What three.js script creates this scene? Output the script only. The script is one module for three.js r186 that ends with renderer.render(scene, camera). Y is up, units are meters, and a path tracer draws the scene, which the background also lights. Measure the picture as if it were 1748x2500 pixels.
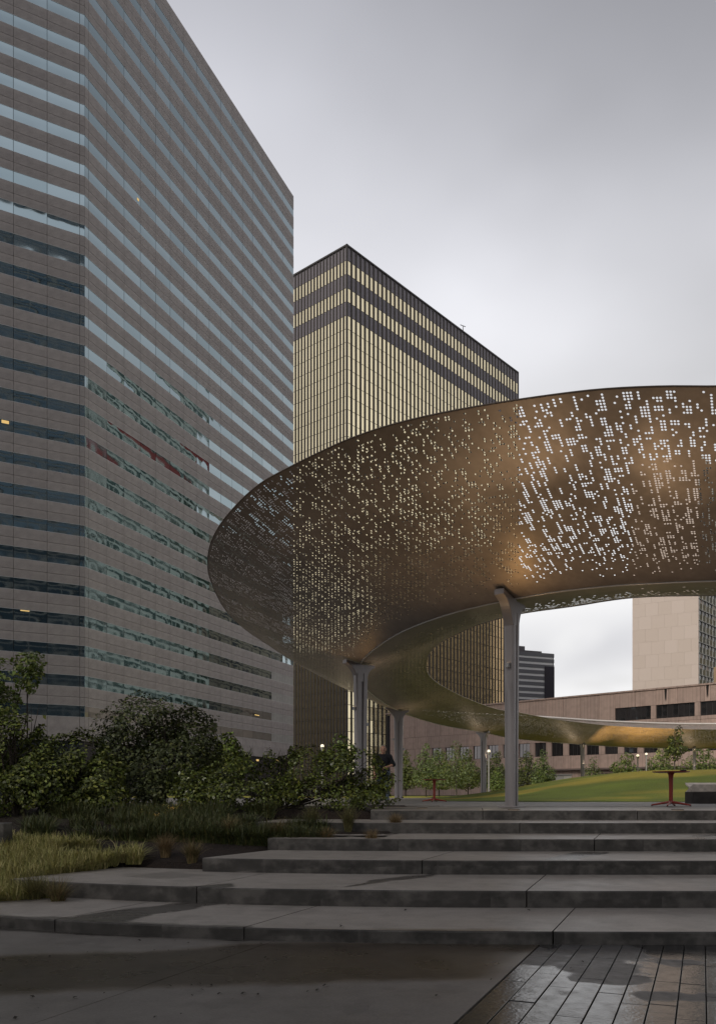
import * as THREE from 'three';
import { mergeGeometries, mergeVertices, toCreasedNormals } from 'three/addons/utils/BufferGeometryUtils.js';
import { MarchingCubes } from 'three/addons/objects/MarchingCubes.js';
import { RoundedBoxGeometry } from 'three/addons/geometries/RoundedBoxGeometry.js';

// ------------------------------------------------------------------ camera, sky, sun, exposure
const F = 2050, EYE = 1.22, CX = 874, HZ = 1938;            // lens in photo pixels, eye height, principal column, horizon row
const scene = new THREE.Scene();
const camera = new THREE.PerspectiveCamera(2 * Math.atan(HZ / F) * 180 / Math.PI, 1748 / (2 * HZ), 0.1, 6000);
camera.position.set(0, EYE, 0);
camera.setViewOffset(1748, 2 * HZ, 0, 0, 1748, 2500);
const renderer = new THREE.WebGLRenderer({ antialias: true });
renderer.toneMapping = THREE.LinearToneMapping;
renderer.toneMappingExposure = 1.0;
renderer.shadowMap.enabled = true;

const SUN_DIR = new THREE.Vector3(-0.50, 0.58, 0.66).normalize();
const sun = new THREE.DirectionalLight(new THREE.Color().setRGB(1, 0.93, 0.84), 1.8);
sun.name = 'sun';
sun.position.copy(SUN_DIR).multiplyScalar(400); sun.castShadow = true; sun.shadow.radius = 40;
Object.assign(sun.shadow.camera, { left: -250, right: 250, top: 250, bottom: -250, near: 1, far: 1200 });
sun.shadow.mapSize.set(4096, 4096);
scene.add(sun); scene.add(sun.target);

// ------------------------------------------------------------------ random and noise
function rngOf(seed) { let s = seed >>> 0; return () => { s = (s + 0x6d2b79f5) | 0; let t = Math.imul(s ^ (s >>> 15), 1 | s); t = (t + Math.imul(t ^ (t >>> 7), 61 | t)) ^ t; return ((t ^ (t >>> 14)) >>> 0) / 4294967296; }; }
const hash2 = (x, y) => { let h = Math.imul(x | 0, 374761393) + Math.imul(y | 0, 668265263) | 0; h = Math.imul(h ^ (h >>> 13), 1274126177); return ((h ^ (h >>> 16)) >>> 0) / 4294967296; };
function vnoise(x, y, per = 0) {
  const xi = Math.floor(x), yi = Math.floor(y), fx = x - xi, fy = y - yi, u = fx * fx * (3 - 2 * fx), v = fy * fy * (3 - 2 * fy);
  const w = per ? (a) => ((a % per) + per) % per : (a) => a;
  const a = hash2(w(xi), w(yi)), b = hash2(w(xi + 1), w(yi)), c = hash2(w(xi), w(yi + 1)), d = hash2(w(xi + 1), w(yi + 1));
  return a + (b - a) * u + (c - a) * v + (a - b - c + d) * u * v;
}
function fbm(x, y, oct = 4, per = 0) { let s = 0, a = 0.5, t = 0; for (let k = 0; k < oct; k++) { s += a * vnoise(x, y, per); t += a; x = x * 2 + (per ? 0 : 17.3); y = y * 2 + (per ? 0 : 9.1); per *= 2; a *= 0.5; } return s / t; }
const clamp = THREE.MathUtils.clamp, sstep = (a, b, x) => { const t = clamp((x - a) / (b - a), 0, 1); return t * t * (3 - 2 * t); }, mixn = (a, b, t) => a + (b - a) * t;

// sky: overcast, grey overhead and bright towards the horizon, the same all round
{
  const W = 1024, H = 512, data = new Float32Array(W * H * 4);
  for (let j = 0; j < H; j++) for (let i = 0; i < W; i++) {
    const el = ((j + 0.5) / H - 0.5) * Math.PI, az = ((i + 0.5) / W) * 2 * Math.PI;
    const e = Math.max(0, Math.sin(el)) ;
    const ce = Math.cos(el);
    // cloud sheet coordinates
    const px = ce * Math.cos(az) / (e + 0.22), pz = ce * Math.sin(az) / (e + 0.22);
    const n = fbm(px * 2.3 + 7.3, pz * 2.3 + 2.1, 5), n2 = fbm(px * 1.05 + 31.6, pz * 1.05 + 11.2, 4);
    const d = el * 180 / Math.PI;
    let L = mixn(mixn(0.94, 0.80, sstep(9, 24, d)), 0.32, sstep(25, 56, d));
    // a heavier cloud mass high over the street, its edge crossing the upper corner of the view
    { const phi = az - Math.PI, dx = ce * Math.cos(phi), dz = ce * Math.sin(phi), c0 = Math.cos(0.86), dot = dx * c0 * 0.76 + Math.sin(el) * Math.sin(0.86) - dz * c0 * 0.65; L *= 1 - 0.42 * sstep(0.80, 0.985, dot + 0.10 * (n2 - 0.5)); }
    L *= 1 + (n - 0.5) * 0.46 * sstep(2, 26, d) + (n2 - 0.5) * 0.60 * sstep(8, 30, d);
    { const phi = az - Math.PI; L *= 1 - 0.24 * sstep(-0.3, 0.9, ce * (0.35 * Math.cos(phi) + 0.94 * Math.sin(phi))); }   // the sky is brighter ahead, where the day ends, than behind
    // low grey bank with broken lower edge
    const az2 = az * 3 + n * 1.5, bank = Math.exp(-(((d - 9.6 - 1.2 * Math.sin(az2)) / 1.7) ** 2)) * sstep(0.33, 0.62, fbm(Math.cos(az) * 6 + 3, Math.sin(az) * 6 + d * 0.16, 4));
    L *= 1 - 0.24 * bank;
    const wisp = sstep(0.5, 0.7, fbm(Math.cos(az) * 14, Math.sin(az) * 14 + d * 0.9, 4)) * (1 - sstep(7, 9, d));
    L *= 1 - 0.08 * wisp;
    const blue = sstep(6, 50, d) * 0.9 + 0.3 * bank;
    const k = (j * W + i) * 4;
    data[k] = L * (1.005 - 0.02 * blue); data[k + 1] = L * (1 - 0.0 * blue); data[k + 2] = L * (1.0 + 0.11 * blue); data[k + 3] = 1;
  }
  const sky = new THREE.DataTexture(data, W, H, THREE.RGBAFormat, THREE.FloatType);
  sky.mapping = THREE.EquirectangularReflectionMapping; sky.magFilter = THREE.LinearFilter; sky.minFilter = THREE.LinearFilter; sky.needsUpdate = true;
  scene.background = sky; scene.environment = sky;
}

// ------------------------------------------------------------------ helpers
const V = (x, y, z) => new THREE.Vector3(x, y, z);
const X = (px, d) => (px - CX) / F * d;                        // photo column and distance to x
const Y = (py, d) => EYE + (HZ - py) / F * d;                  // photo row and distance to height
const D = (py, y) => F * (EYE - y) / (py - HZ);                // photo row of a point at height y to distance
const names = {};
function numbered(name) { const n = names[name] = (names[name] ?? -1) + 1; return n ? name + '_' + String(n).padStart(3, '0') : name; }
function thing(name, label, category, [x, y, z] = [0, 0, 0], turn = 0, group) {
  const o = new THREE.Group(); o.name = numbered(name); o.position.set(x, y, z); o.rotation.y = turn; o.userData = { label, category };
  if (group) o.userData.group = group;
  scene.add(o); return o;
}
function structure(name, label) { const o = new THREE.Group(); o.name = numbered(name); o.userData = { kind: 'structure' }; if (label) o.userData.label = label; scene.add(o); return o; }
function part(name, geo, m, parent) {
  const g = Array.isArray(geo) ? merge(geo) : geo;
  const o = new THREE.Mesh(g, m); o.name = name; o.castShadow = o.receiveShadow = true; parent.add(o); return o;
}
function merge(list) {
  const any = list.some((g) => !g.index), use = list.map((g) => { g = any && g.index ? g.toNonIndexed() : g.clone(); for (const k of Object.keys(g.attributes)) if (!['position', 'normal', 'uv', 'color'].includes(k)) g.deleteAttribute(k); return g; });
  return mergeGeometries(use);
}
const at = (g, x, y, z) => g.translate(x, y, z);
// uv in metres from the dominant axis of each vertex normal
function metres(g, s = 1, ox = 0, oy = 0) {
  const p = g.attributes.position, n = g.attributes.normal, uv = new Float32Array(p.count * 2);
  for (let i = 0; i < p.count; i++) {
    const ax = Math.abs(n.getX(i)), ay = Math.abs(n.getY(i)), az = Math.abs(n.getZ(i));
    const [u, v] = ay > ax && ay > az ? [p.getX(i), -p.getZ(i)] : ax > az ? [p.getZ(i), p.getY(i)] : [p.getX(i), p.getY(i)];
    uv[2 * i] = u * s + ox; uv[2 * i + 1] = v * s + oy;
  }
  g.setAttribute('uv', new THREE.BufferAttribute(uv, 2)); return g;
}
const box = (w, h, d, ox = 0, oy = 0) => metres(new THREE.BoxGeometry(w, h, d), 1, ox, oy);
const rbox = (w, h, d, r, seg = 1) => metres(new RoundedBoxGeometry(w, h, d, seg, r));
function tube(pts, r, seg = 24, rad = 6, closed = false) { return new THREE.TubeGeometry(new THREE.CatmullRomCurve3(pts, closed), seg, r, rad, closed); }
function limb(a, b, r0, r1, rad = 6) {
  const d = b.clone().sub(a), L = d.length(), g = new THREE.CylinderGeometry(r1, r0, L, rad, 1);
  g.translate(0, L / 2, 0); g.applyQuaternion(new THREE.Quaternion().setFromUnitVectors(V(0, 1, 0), d.normalize())); return g.translate(a.x, a.y, a.z);
}
function mat(r, g, b, o = {}) { const m = new (o.transmission || o.clearcoat ? THREE.MeshPhysicalMaterial : THREE.MeshStandardMaterial)({ roughness: 0.8, metalness: 0, side: THREE.DoubleSide, ...o }); m.color.setRGB(r, g, b); return m; }
function tex(n, fn, rep = 1, srgb = true, h = n) {
  const data = new Uint8Array(n * h * 4);
  for (let j = 0; j < h; j++) for (let i = 0; i < n; i++) { const c = fn((i + 0.5) / n, (j + 0.5) / h), k = (j * n + i) * 4; if (Array.isArray(c)) { data[k] = 255 * clamp(c[0], 0, 1); data[k + 1] = 255 * clamp(c[1], 0, 1); data[k + 2] = 255 * clamp(c[2], 0, 1); } else data[k] = data[k + 1] = data[k + 2] = 255 * clamp(c, 0, 1); data[k + 3] = 255; }
  const t = new THREE.DataTexture(data, n, h); t.wrapS = t.wrapT = THREE.RepeatWrapping; t.magFilter = THREE.LinearFilter; t.minFilter = THREE.LinearFilter; t.repeat.set(rep, rep);
  if (srgb) t.colorSpace = THREE.SRGBColorSpace; t.needsUpdate = true; return t;
}
const rep = (t, k) => { const c = t.clone(); c.repeat.set(k, k); c.needsUpdate = true; return c; };
// pieces of one kind: the first LIMIT (nearest the eye) are meshes of their own, the rest one part of kind stuff
function addPieces(parent, name, items, limit = 300) {
  const off = parent.getWorldPosition(V(0, 0, 0));
  for (const it of items) { const p = V(0, 0, 0).setFromMatrixPosition(it.matrix).add(off); const seen = p.z < -0.5 && Math.abs(p.x / -p.z) < 0.47 && (p.y - EYE) / -p.z < 0.99; it.far = p.distanceTo(camera.position) + (seen ? 0 : 1e4); }
  items.sort((a, b) => a.far - b.far);
  items.slice(0, limit).forEach((it) => { const o = part(name, it.geo, it.mat, parent); o.applyMatrix4(it.matrix); });
  const rest = items.slice(limit); if (!rest.length) return;
  const by = new Map(); for (const it of rest) { if (!by.has(it.mat)) by.set(it.mat, []); by.get(it.mat).push(it.geo.clone().applyMatrix4(it.matrix)); }
  const mats = [...by.keys()], g = mergeGeometries(mats.map((m) => merge(by.get(m))), true);
  const o = part(name, g, mats, parent); o.userData.kind = 'stuff';
}
// a facade frame: local x along the face, local z out of it; t = (x, distance) direction to the right as seen from outside
function face(x, d, tx, td) { const l = Math.hypot(tx, td); return { x, d, tx: tx / l, td: td / l, th: Math.atan2(td, tx) }; }
function onFace(f, s, y, out, tilt = 0, tilt2 = 0) {
  const m = new THREE.Matrix4().makeRotationFromEuler(new THREE.Euler(tilt, f.th + tilt2, 0, 'YXZ'));
  return m.setPosition(f.x + f.tx * s + f.td * out, y, -(f.d + f.td * s - f.tx * out));
}
const along = (f, px) => { const u = (px - CX) / F; return (f.d * u - f.x) / (f.tx - f.td * u); };   // where the photo column meets the face
const depthAt = (f, s) => f.d + f.td * s;
function prism(pts, y0, y1) {        // pts: [x, distance] footprint
  const sh = new THREE.Shape(pts.map(([x, d]) => new THREE.Vector2(x, d)));
  const g = new THREE.ExtrudeGeometry(sh, { depth: y1 - y0, bevelEnabled: false }); g.rotateX(-Math.PI / 2); g.translate(0, y0, 0); return metres(g);
}

// ------------------------------------------------------------------ shared textures
const nTex = tex(512, (u, v) => 0.86 + 0.28 * (fbm(u * 8, v * 8, 5, 8) - 0.5));                       // soft mottling, 1 = plain
const stoneTex = tex(512, (u, v) => { const a = fbm(u * 6, v * 6, 4, 6), b = fbm(u * 64, v * 64, 3, 64), s = fbm(u * 40, v * 3, 3, 0); const k = 0.9 + 0.16 * (a - 0.5) + 0.14 * (b - 0.5); return [k, k * 0.995, k * 0.99]; }, 0.25);
const streakTex = tex(512, (u, v) => { const s = fbm(u * 34, 3.1 + Math.round(0), 3, 0), s2 = vnoise(u * 60, v * 4, 0); const k = 0.93 - 0.08 * sstep(0.52, 0.75, s) * (0.6 + 0.4 * s2) + 0.1 * (fbm(u * 12, v * 12, 3, 12) - 0.5); return [k, k * 0.985, k * 0.97]; }, 0.12);
const waveTex = tex(256, (u, v) => 0.75 * vnoise(u * 5, v * 5, 5) + 0.25 * vnoise(u * 11 + 3, v * 11, 11), 0.07, false);                              // slow waviness of old glass
const fineBump = tex(512, (u, v) => fbm(u * 90, v * 90, 3, 90), 1, false);
// ------------------------------------------------------------------ ground
const M = {
  mulch: mat(0.035, 0.022, 0.016, { roughness: 1, map: rep(nTex, 1.4), bumpMap: rep(fineBump, 0.8), bumpScale: 0.03 }),
  plaza: mat(0.25, 0.235, 0.22, { roughness: 0.55, map: rep(nTex, 0.35), bumpMap: rep(fineBump, 1), bumpScale: 0.0015 }),
  asphalt: mat(0.06, 0.06, 0.062, { roughness: 0.9, map: rep(nTex, 0.2) }),
};
{ const g = new THREE.CircleGeometry(3500, 64); g.rotateX(-Math.PI / 2); g.translate(0, -0.12, 0); const o = part('ground', metres(g), M.asphalt, scene); o.userData.kind = 'structure'; }

// front curves of the six steps: distance of the edge at x
const ST = [{ y: 0.105, d: 6.78, left: -4.4, back: -2.95 }, { y: 0.27, d: 8.2, left: -3.87, back: -3.04 }, { y: 0.435, d: 9.85, left: -1.9, back: -1.1 }, { y: 0.6, d: 11.45, left: 0.26, back: 0.7 }, { y: 0.765, d: 13.08, left: -1.63, back: -1.4 }, { y: 0.93, d: 14.6, left: 0.22, back: 0.4 }];
const bow = (x) => { const t = Math.max(0, 3 - x) / 5; return 0.45 * t * t * t; };
const edge = (k, x) => k < 0 ? 0 : k > 5 ? 60 : ST[k].d + bow(x);
const JOINTS = [[80, 593, 1340], [480, 1285], [1030], [655, 1450], [1268], [1178, 1555]];

// world-mapped surface of the steps and the pavement in front: x -7..9, distance 3..15.5
const GX0 = -7, GX1 = 9, GD0 = 3, GD1 = 15.5;
const segD = (px, py, ax, ay, bx, by) => { const dx = bx - ax, dy = by - ay, t = clamp(((px - ax) * dx + (py - ay) * dy) / (dx * dx + dy * dy), 0, 1); return Math.hypot(px - ax - t * dx, py - ay - t * dy); };
function inside(poly, x, y) { let c = false; for (let i = 0, j = poly.length - 1; i < poly.length; j = i++) { const [xi, yi] = poly[i], [xj, yj] = poly[j]; if ((yi > y) !== (yj > y) && x < (xj - xi) * (y - yi) / (yj - yi) + xi) c = !c; } return c; }
const polyDist = (poly, x, y) => { let m = 1e9; for (let i = 0, j = poly.length - 1; i < poly.length; j = i++) m = Math.min(m, segD(x, y, ...poly[i], ...poly[j])); return inside(poly, x, y) ? -m : m; };
const spot = (y, list) => list.map(([px, py]) => { const d = D(py, y); return [X(px, d), d]; });   // stains measured on the flat they lie on
const WET = [   // rainwater stains, each with its own outline
  { p: spot(0, [[-500, 2338], [0, 2334], [350, 2325], [520, 2311], [650, 2303], [900, 2302], [1330, 2302], [1190, 2388], [1110, 2393], [850, 2396], [600, 2403], [330, 2412], [0, 2428], [-500, 2440]]), k: 1, soft: 0.11, brown: 1 },
  { p: spot(0, [[1050, 2400], [1120, 2391], [1200, 2391], [1110, 2420], [1040, 2425]]), k: -0.3, soft: 0.03 },
  { p: spot(0.105, [[150, 2246], [250, 2226], [430, 2204], [560, 2196], [575, 2203], [520, 2211], [420, 2226], [345, 2238], [310, 2250], [240, 2254]]), k: 1, soft: 0.03 },
  { p: spot(0.105, [[-200, 2240], [0, 2234], [120, 2238], [330, 2250], [620, 2262], [610, 2266], [300, 2256], [0, 2244]]), k: 0.8, soft: 0.02 },
  { p: spot(0.27, [[845, 2165], [900, 2149], [1000, 2138], [1060, 2135], [1040, 2142], [960, 2150], [900, 2160]]), k: 1, soft: 0.03 },
  { p: spot(0.435, [[1330, 2099], [1360, 2089], [1400, 2081], [1500, 2080], [1470, 2086], [1430, 2092], [1410, 2099]]), k: 1.2, soft: 0.015 },
  { p: spot(0.6, [[1640, 2050], [1690, 2040], [1760, 2036], [1900, 2050]]), k: 0.9, soft: 0.03 },
  { p: spot(0.27, [[300, 2140], [420, 2128], [520, 2135], [420, 2146]]), k: 0.35, soft: 0.08 },
];
for (const w of WET) { w.x0 = Math.min(...w.p.map((a) => a[0])) - 0.4; w.x1 = Math.max(...w.p.map((a) => a[0])) + 0.4; w.d0 = Math.min(...w.p.map((a) => a[1])) - 0.4; w.d1 = Math.max(...w.p.map((a) => a[1])) + 0.4; }
function wetAt(x, d) {
  let w = 0, br = 0; const j = (fbm(x * 3, d * 3, 4) - 0.5) * 0.16 + (fbm(x * 14, d * 14, 3) - 0.5) * 0.05;
  for (const s of WET) { if (x < s.x0 || x > s.x1 || d < s.d0 || d > s.d1) continue; const k = 1 - sstep(-s.soft, s.soft, polyDist(s.p, x, d) + j); w = clamp(w + k * s.k, 0, 1.2); if (s.brown) br = Math.max(br, k); }
  return [w, br];
}
const TW = 1536, TH = 1200;
const wetMap = new Float32Array(TW * TH * 2);
for (let j = 0; j < TH; j++) for (let i = 0; i < TW; i++) { const [w, b] = wetAt(GX0 + (i + 0.5) / TW * (GX1 - GX0), GD0 + (j + 0.5) / TH * (GD1 - GD0)); wetMap[(j * TW + i) * 2] = w; wetMap[(j * TW + i) * 2 + 1] = b; }
const wetTexel = (u, v) => { const k = (Math.min(TH - 1, Math.floor(v * TH)) * TW + Math.min(TW - 1, Math.floor(u * TW))) * 2; return [wetMap[k], wetMap[k + 1]]; };
const lin2s = (c) => c <= 0.0031308 ? 12.92 * c : 1.055 * Math.pow(c, 1 / 2.4) - 0.055;
const concTex = tex(TW, (u, v) => {
  const x = GX0 + u * (GX1 - GX0), d = GD0 + v * (GD1 - GD0), [w, b] = wetTexel(u, v);
  const n = fbm(x * 1.3, d * 1.3, 4) - 0.5, n1 = fbm(x * 7, d * 7, 4) - 0.5, n2 = hash2(u * TW, v * TH) - 0.5, streak = fbm(x * 2.2, d * 16, 3) - 0.5;
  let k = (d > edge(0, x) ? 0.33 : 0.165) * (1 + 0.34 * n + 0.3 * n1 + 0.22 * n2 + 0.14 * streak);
  const dark = sstep(0.62, 0.74, fbm(x * 5.1 + 40, d * 5.1, 4)) * 0.14; k *= 1 - dark;
  k *= 1 - 0.68 * Math.min(1, w);
  return [lin2s(k * (1.07 + 0.16 * b)), lin2s(k * (0.97 + 0.0 * b)), lin2s(k * (0.88 - 0.16 * b))];
}, 1, true, TH);
const concRough = tex(1024, (u, v) => { const x = GX0 + u * (GX1 - GX0), d = GD0 + v * (GD1 - GD0), [w] = wetTexel(u, v); return 0.44 + 0.2 * (fbm(x * 4, d * 4, 3) - 0.5) - 0.14 * Math.min(1, w) ; }, 1, false, 800);
M.conc = mat(1, 1, 1, { map: concTex, roughnessMap: concRough, roughness: 1, bumpMap: rep(fineBump, 20), bumpScale: 0.0012 });
M.shadedRiser = mat(0.16, 0.148, 0.138, { roughness: 0.75, map: tex(1024, (u, v) => { const n = fbm(u * 10, v * 10, 5, 10), m = sstep(0.55, 0.72, fbm(u * 12 + 3, v * 30, 5, 0)), n2 = hash2(u * 1024, v * 1024); const damp = sstep(0.30, 0.62, 0.6 * fbm(u * 5 + 9, v * 9, 4, 0) + 0.4 * fbm(u * 26, v * 26, 3, 26)); const k = 0.86 - 0.24 * damp + 0.3 * (n - 0.5) + 0.06 * m + 0.14 * (n2 - 0.5); return [k, k, k * 0.99]; }, 0.6), bumpMap: rep(fineBump, 2), bumpScale: 0.001 });  // damp mottling over a base darkened to carry the shade of upright faces
const groundUV = (g) => { const p = g.attributes.position, uv = new Float32Array(p.count * 2); for (let i = 0; i < p.count; i++) { uv[2 * i] = (p.getX(i) - GX0) / (GX1 - GX0); uv[2 * i + 1] = (-p.getZ(i) - GD0) / (GD1 - GD0); } g.setAttribute('uv', new THREE.BufferAttribute(uv, 2)); return g; };

// a slab between two x limits, its front on the step's curve; top in two bits (a chamfered arris), front and end faces
function slabGeometry(k, xl, xr, xlb, xrb, thick, backD) {
  const s = ST[k], N = Math.max(4, Math.ceil((xr - xl) / 0.3)), fr = [], bk = [];
  for (let i = 0; i <= N; i++) { const x = mixn(xl, xr, i / N), xb = mixn(xlb, xrb, i / N); fr.push([x, edge(k, x)]); bk.push([xb, backD(xb)]); }
  const pos = [], top = [], side = [], c = 0.012;
  const quad = (a, b, cc, d, out) => { out.push(a, b, cc, a, cc, d); };
  const P = (q, y) => [q[0], y, -q[1]];
  for (let i = 0; i < N; i++) {
    const in0 = [fr[i][0], fr[i][1] + c], in1 = [fr[i + 1][0], fr[i + 1][1] + c];
    quad(P(in0, s.y), P(in1, s.y), P(bk[i + 1], s.y), P(bk[i], s.y), top);
    quad(P(fr[i], s.y - c), P(fr[i + 1], s.y - c), P(in1, s.y), P(in0, s.y), side);
    quad(P(fr[i], s.y - thick), P(fr[i + 1], s.y - thick), P(fr[i + 1], s.y - c), P(fr[i], s.y - c), side);
  }
  quad(P(bk[0], s.y - thick), P(fr[0], s.y - thick), P(fr[0], s.y), P(bk[0], s.y), side);
  quad(P(fr[N], s.y - thick), P(bk[N], s.y - thick), P(bk[N], s.y), P(fr[N], s.y), side);
  const mk = (l) => { const g = new THREE.BufferGeometry(); g.setAttribute('position', new THREE.Float32BufferAttribute(l.flat(), 3)); g.computeVertexNormals(); return g; };
  const gt = groundUV(mk(top)), gs = mk(side), p = gs.attributes.position, uv = new Float32Array(p.count * 2);
  for (let i = 0; i < p.count; i++) { uv[2 * i] = p.getX(i) * 1.0 + k * 0.37; uv[2 * i + 1] = p.getY(i) - p.getZ(i) * 0.3; }
  gs.setAttribute('uv', new THREE.BufferAttribute(uv, 2));
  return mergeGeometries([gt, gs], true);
}
const stair = structure('stone_steps', 'six broad curved concrete steps rising to the plaza');
const slabFoot = [];
for (let k = 0; k < 6; k++) {
  const s = ST[k], right = 9.5, cuts = JOINTS[k].map((px) => { const d = s.d + 0.1; return X(px, D(k === 0 ? 2268 : HZ + F * (EYE - s.y) / (s.d + bow(X(px, d))), s.y)); });
  const xs = [s.left, ...cuts, right], gap = 0.006;
  const backD = (x) => k === 5 ? 19 : edge(k + 1, x) + 0.25;
  for (let i = 0; i + 1 < xs.length; i++) {
    const sk = (x, first) => first ? s.back : x + (0.40 * 1.6) * (x > 8 ? 0 : 1);
    const th = k === 0 ? 0.14 : 0.168;
    part('slab', slabGeometry(k, xs[i] + (i ? gap : 0), xs[i + 1] - gap, sk(xs[i] + (i ? gap : 0), i === 0), sk(xs[i + 1] - gap, false), th, backD), [M.conc, M.shadedRiser], stair);
  }
  { const f = []; for (let i = 0; i <= 14; i++) { const x = mixn(s.left, right, (i / 14) ** 2); f.push([x, edge(k, x)]); } for (let i = 14; i >= 0; i--) { const x = mixn(s.back, right, (i / 14) ** 2); f.push([x, backD(x)]); } slabFoot.push(f); }
}
// dark bedding just under and behind the open joints
part('bedding', prism([[-6.4, 8.2], [-5, 7.9], [-2.4, 7.4], [0, 7.0], [9.4, 6.95], [9.4, 16], [0.7, 16], [0.9, 13.4], [0.4, 12.6], [-1, 10.6], [-2.9, 9.9]].map(([x, d]) => [x, d + 0.1]), -0.1, 0.06), M.mulch, stair);

// pavement in front: concrete bays and a band of dark pavers, all turned like the street
const PT = { x: 0.379, d: 0.925 };          // running direction
const pavement = structure('pavement', 'damp concrete pavement in front of the steps');
const across = (x, d) => x * PT.d - d * PT.x;                       // offset across the running direction
const Lp = across(...[X(1211, D(2404, 0)), D(2404, 0)]);            // line between concrete and pavers
const Lj = across(...[X(336, D(2412, 0)), D(2412, 0)]);             // joint in the concrete
const xAt = (o, d) => (o + d * PT.x) / PT.d;
{
  const bay = (o0, o1, d0, d1) => {
    const g = 0.004, pts = [[xAt(o0, d0) + g, d0 + g], [xAt(o1, d0) - g, d0 + g], [xAt(o1, d1) - g, d1 - g], [xAt(o0, d1) + g, d1 - g]];
    const geo = prism(pts, -0.1, 0.0); groundUV(geo); part('slab', geo, M.conc, pavement);
  };
  for (const [d0, d1] of [[1.2, 4.1], [4.1, 8.6]]) { bay(Lj - 6.5, Lj - 3.2, d0, d1); bay(Lj - 3.2, Lj, d0, d1); bay(Lj, Lp, d0, d1); }
  part('bedding', prism([[-9, -1], [6, -1], [10, 8.8], [-9, 8.8]], -0.11, -0.035), M.mulch, pavement);
}
{
  const W = 0.154, G = 0.005, L = 0.8, r = rngOf(5);
  const paverTex = tex(1024, (u, v) => { const x = u * 4, y = v * 4; const wet = sstep(0.36, 0.42, fbm(x * 1.9, y * 1.9, 4)); const n = fbm(x * 20, y * 20, 3) - 0.5, h = hash2(u * 1024, v * 1024) - 0.5; const k = (0.095 - 0.055 * wet) * (1 + 0.5 * n + 0.4 * h); return [lin2s(k * 1.04), lin2s(k), lin2s(k * 0.98)]; }, 0.25);
  const paverRough = tex(1024, (u, v) => { const x = u * 4, y = v * 4; const wet = sstep(0.34, 0.43, fbm(x * 1.9, y * 1.9, 4)); return 0.46 - 0.28 * wet + 0.16 * (fbm(x * 16, y * 16, 3) - 0.5); }, 0.25, false);
  const paverBump = tex(1024, (u, v) => { const x = u * 4, y = v * 4; const wet = sstep(0.34, 0.43, fbm(x * 1.9, y * 1.9, 4)); return mixn(fbm(x * 70, y * 70, 3), 0.5, 0.55 * wet) ; }, 0.25, false);
  M.paver = mat(1, 1, 1, { map: paverTex, roughnessMap: paverRough, roughness: 1, bumpMap: paverBump, bumpScale: 0.002 });
  const items = [], th = Math.atan2(-PT.x, PT.d);
  for (let c = 0; c < 22; c++) {
    const o = Lp + 0.006 + (c + 0.5) * W; let s = -0.3 - r() * L;
    const sEnd = 9.0;
    while (s < sEnd) {
      const len = c === 0 ? 0.9 : L * (0.8 + 0.5 * r()), mid = s + len / 2;
      const x = o * PT.d + mid * PT.x, d = -o * PT.x + mid * PT.d;
      s += len;
      if (d < 3.4 || d > edge(0, x) + 0.5 || d > 8.2) continue;
      const g = new RoundedBoxGeometry(W - G, 0.06, len - G, 1, 0.004); g.rotateY(th); const y = -0.03 + (r() - 0.5) * 0.003;
      g.rotateX((r() - 0.5) * 0.004); g.rotateZ((r() - 0.5) * 0.006);
      const p = g.attributes.position, uv = new Float32Array(p.count * 2); for (let i = 0; i < p.count; i++) { uv[2 * i] = p.getX(i) + x; uv[2 * i + 1] = -p.getZ(i) + d; }
      g.setAttribute('uv', new THREE.BufferAttribute(uv, 2));
      items.push({ geo: g, mat: M.paver, matrix: new THREE.Matrix4().makeTranslation(x, y, -d) });
    }
  }
  const band = structure('paver_band', 'band of long dark wet pavers running up to the steps');
  addPieces(band, 'paver', items, 300);
}

// raised plaza behind the steps
const plazaG = structure('plaza', 'pale concrete plaza at the head of the steps');
{
  const rows = [[15.8, 17.6], [17.6, 20.6], [20.6, 24], [24, 29.6]], gap = 0.008;
  let first = true;
  for (const [d0, d1] of rows) for (let x = -6; x < 22; x += 4) {
    if (d0 < 19 && x < -1) continue;
    const b0 = d0 < 16 ? Math.max(19.0, d0) : d0; if (b0 >= d1 - 0.1) continue;
    part('slab', prism([[x + gap, b0 + gap], [x + 4 - gap, b0 + gap], [x + 4 - gap, d1 - gap], [x + gap, d1 - gap]], 0.7, 0.93), M.plaza, plazaG);
  }
  part('bedding', prism([[-60, 17], [-6, 16.4], [0.9, 15.4], [0.9, 18.9], [60, 18.9], [160, 90], [160, 330], [-160, 330], [-160, 60]], -0.1, 0.905), M.mulch, plazaG);
  part('path', prism([[-30, 29.6], [24, 29.6], [60, 60], [40, 68], [8, 62], [-30, 66]], 0.7, 0.926), M.plaza, plazaG);
}
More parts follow.
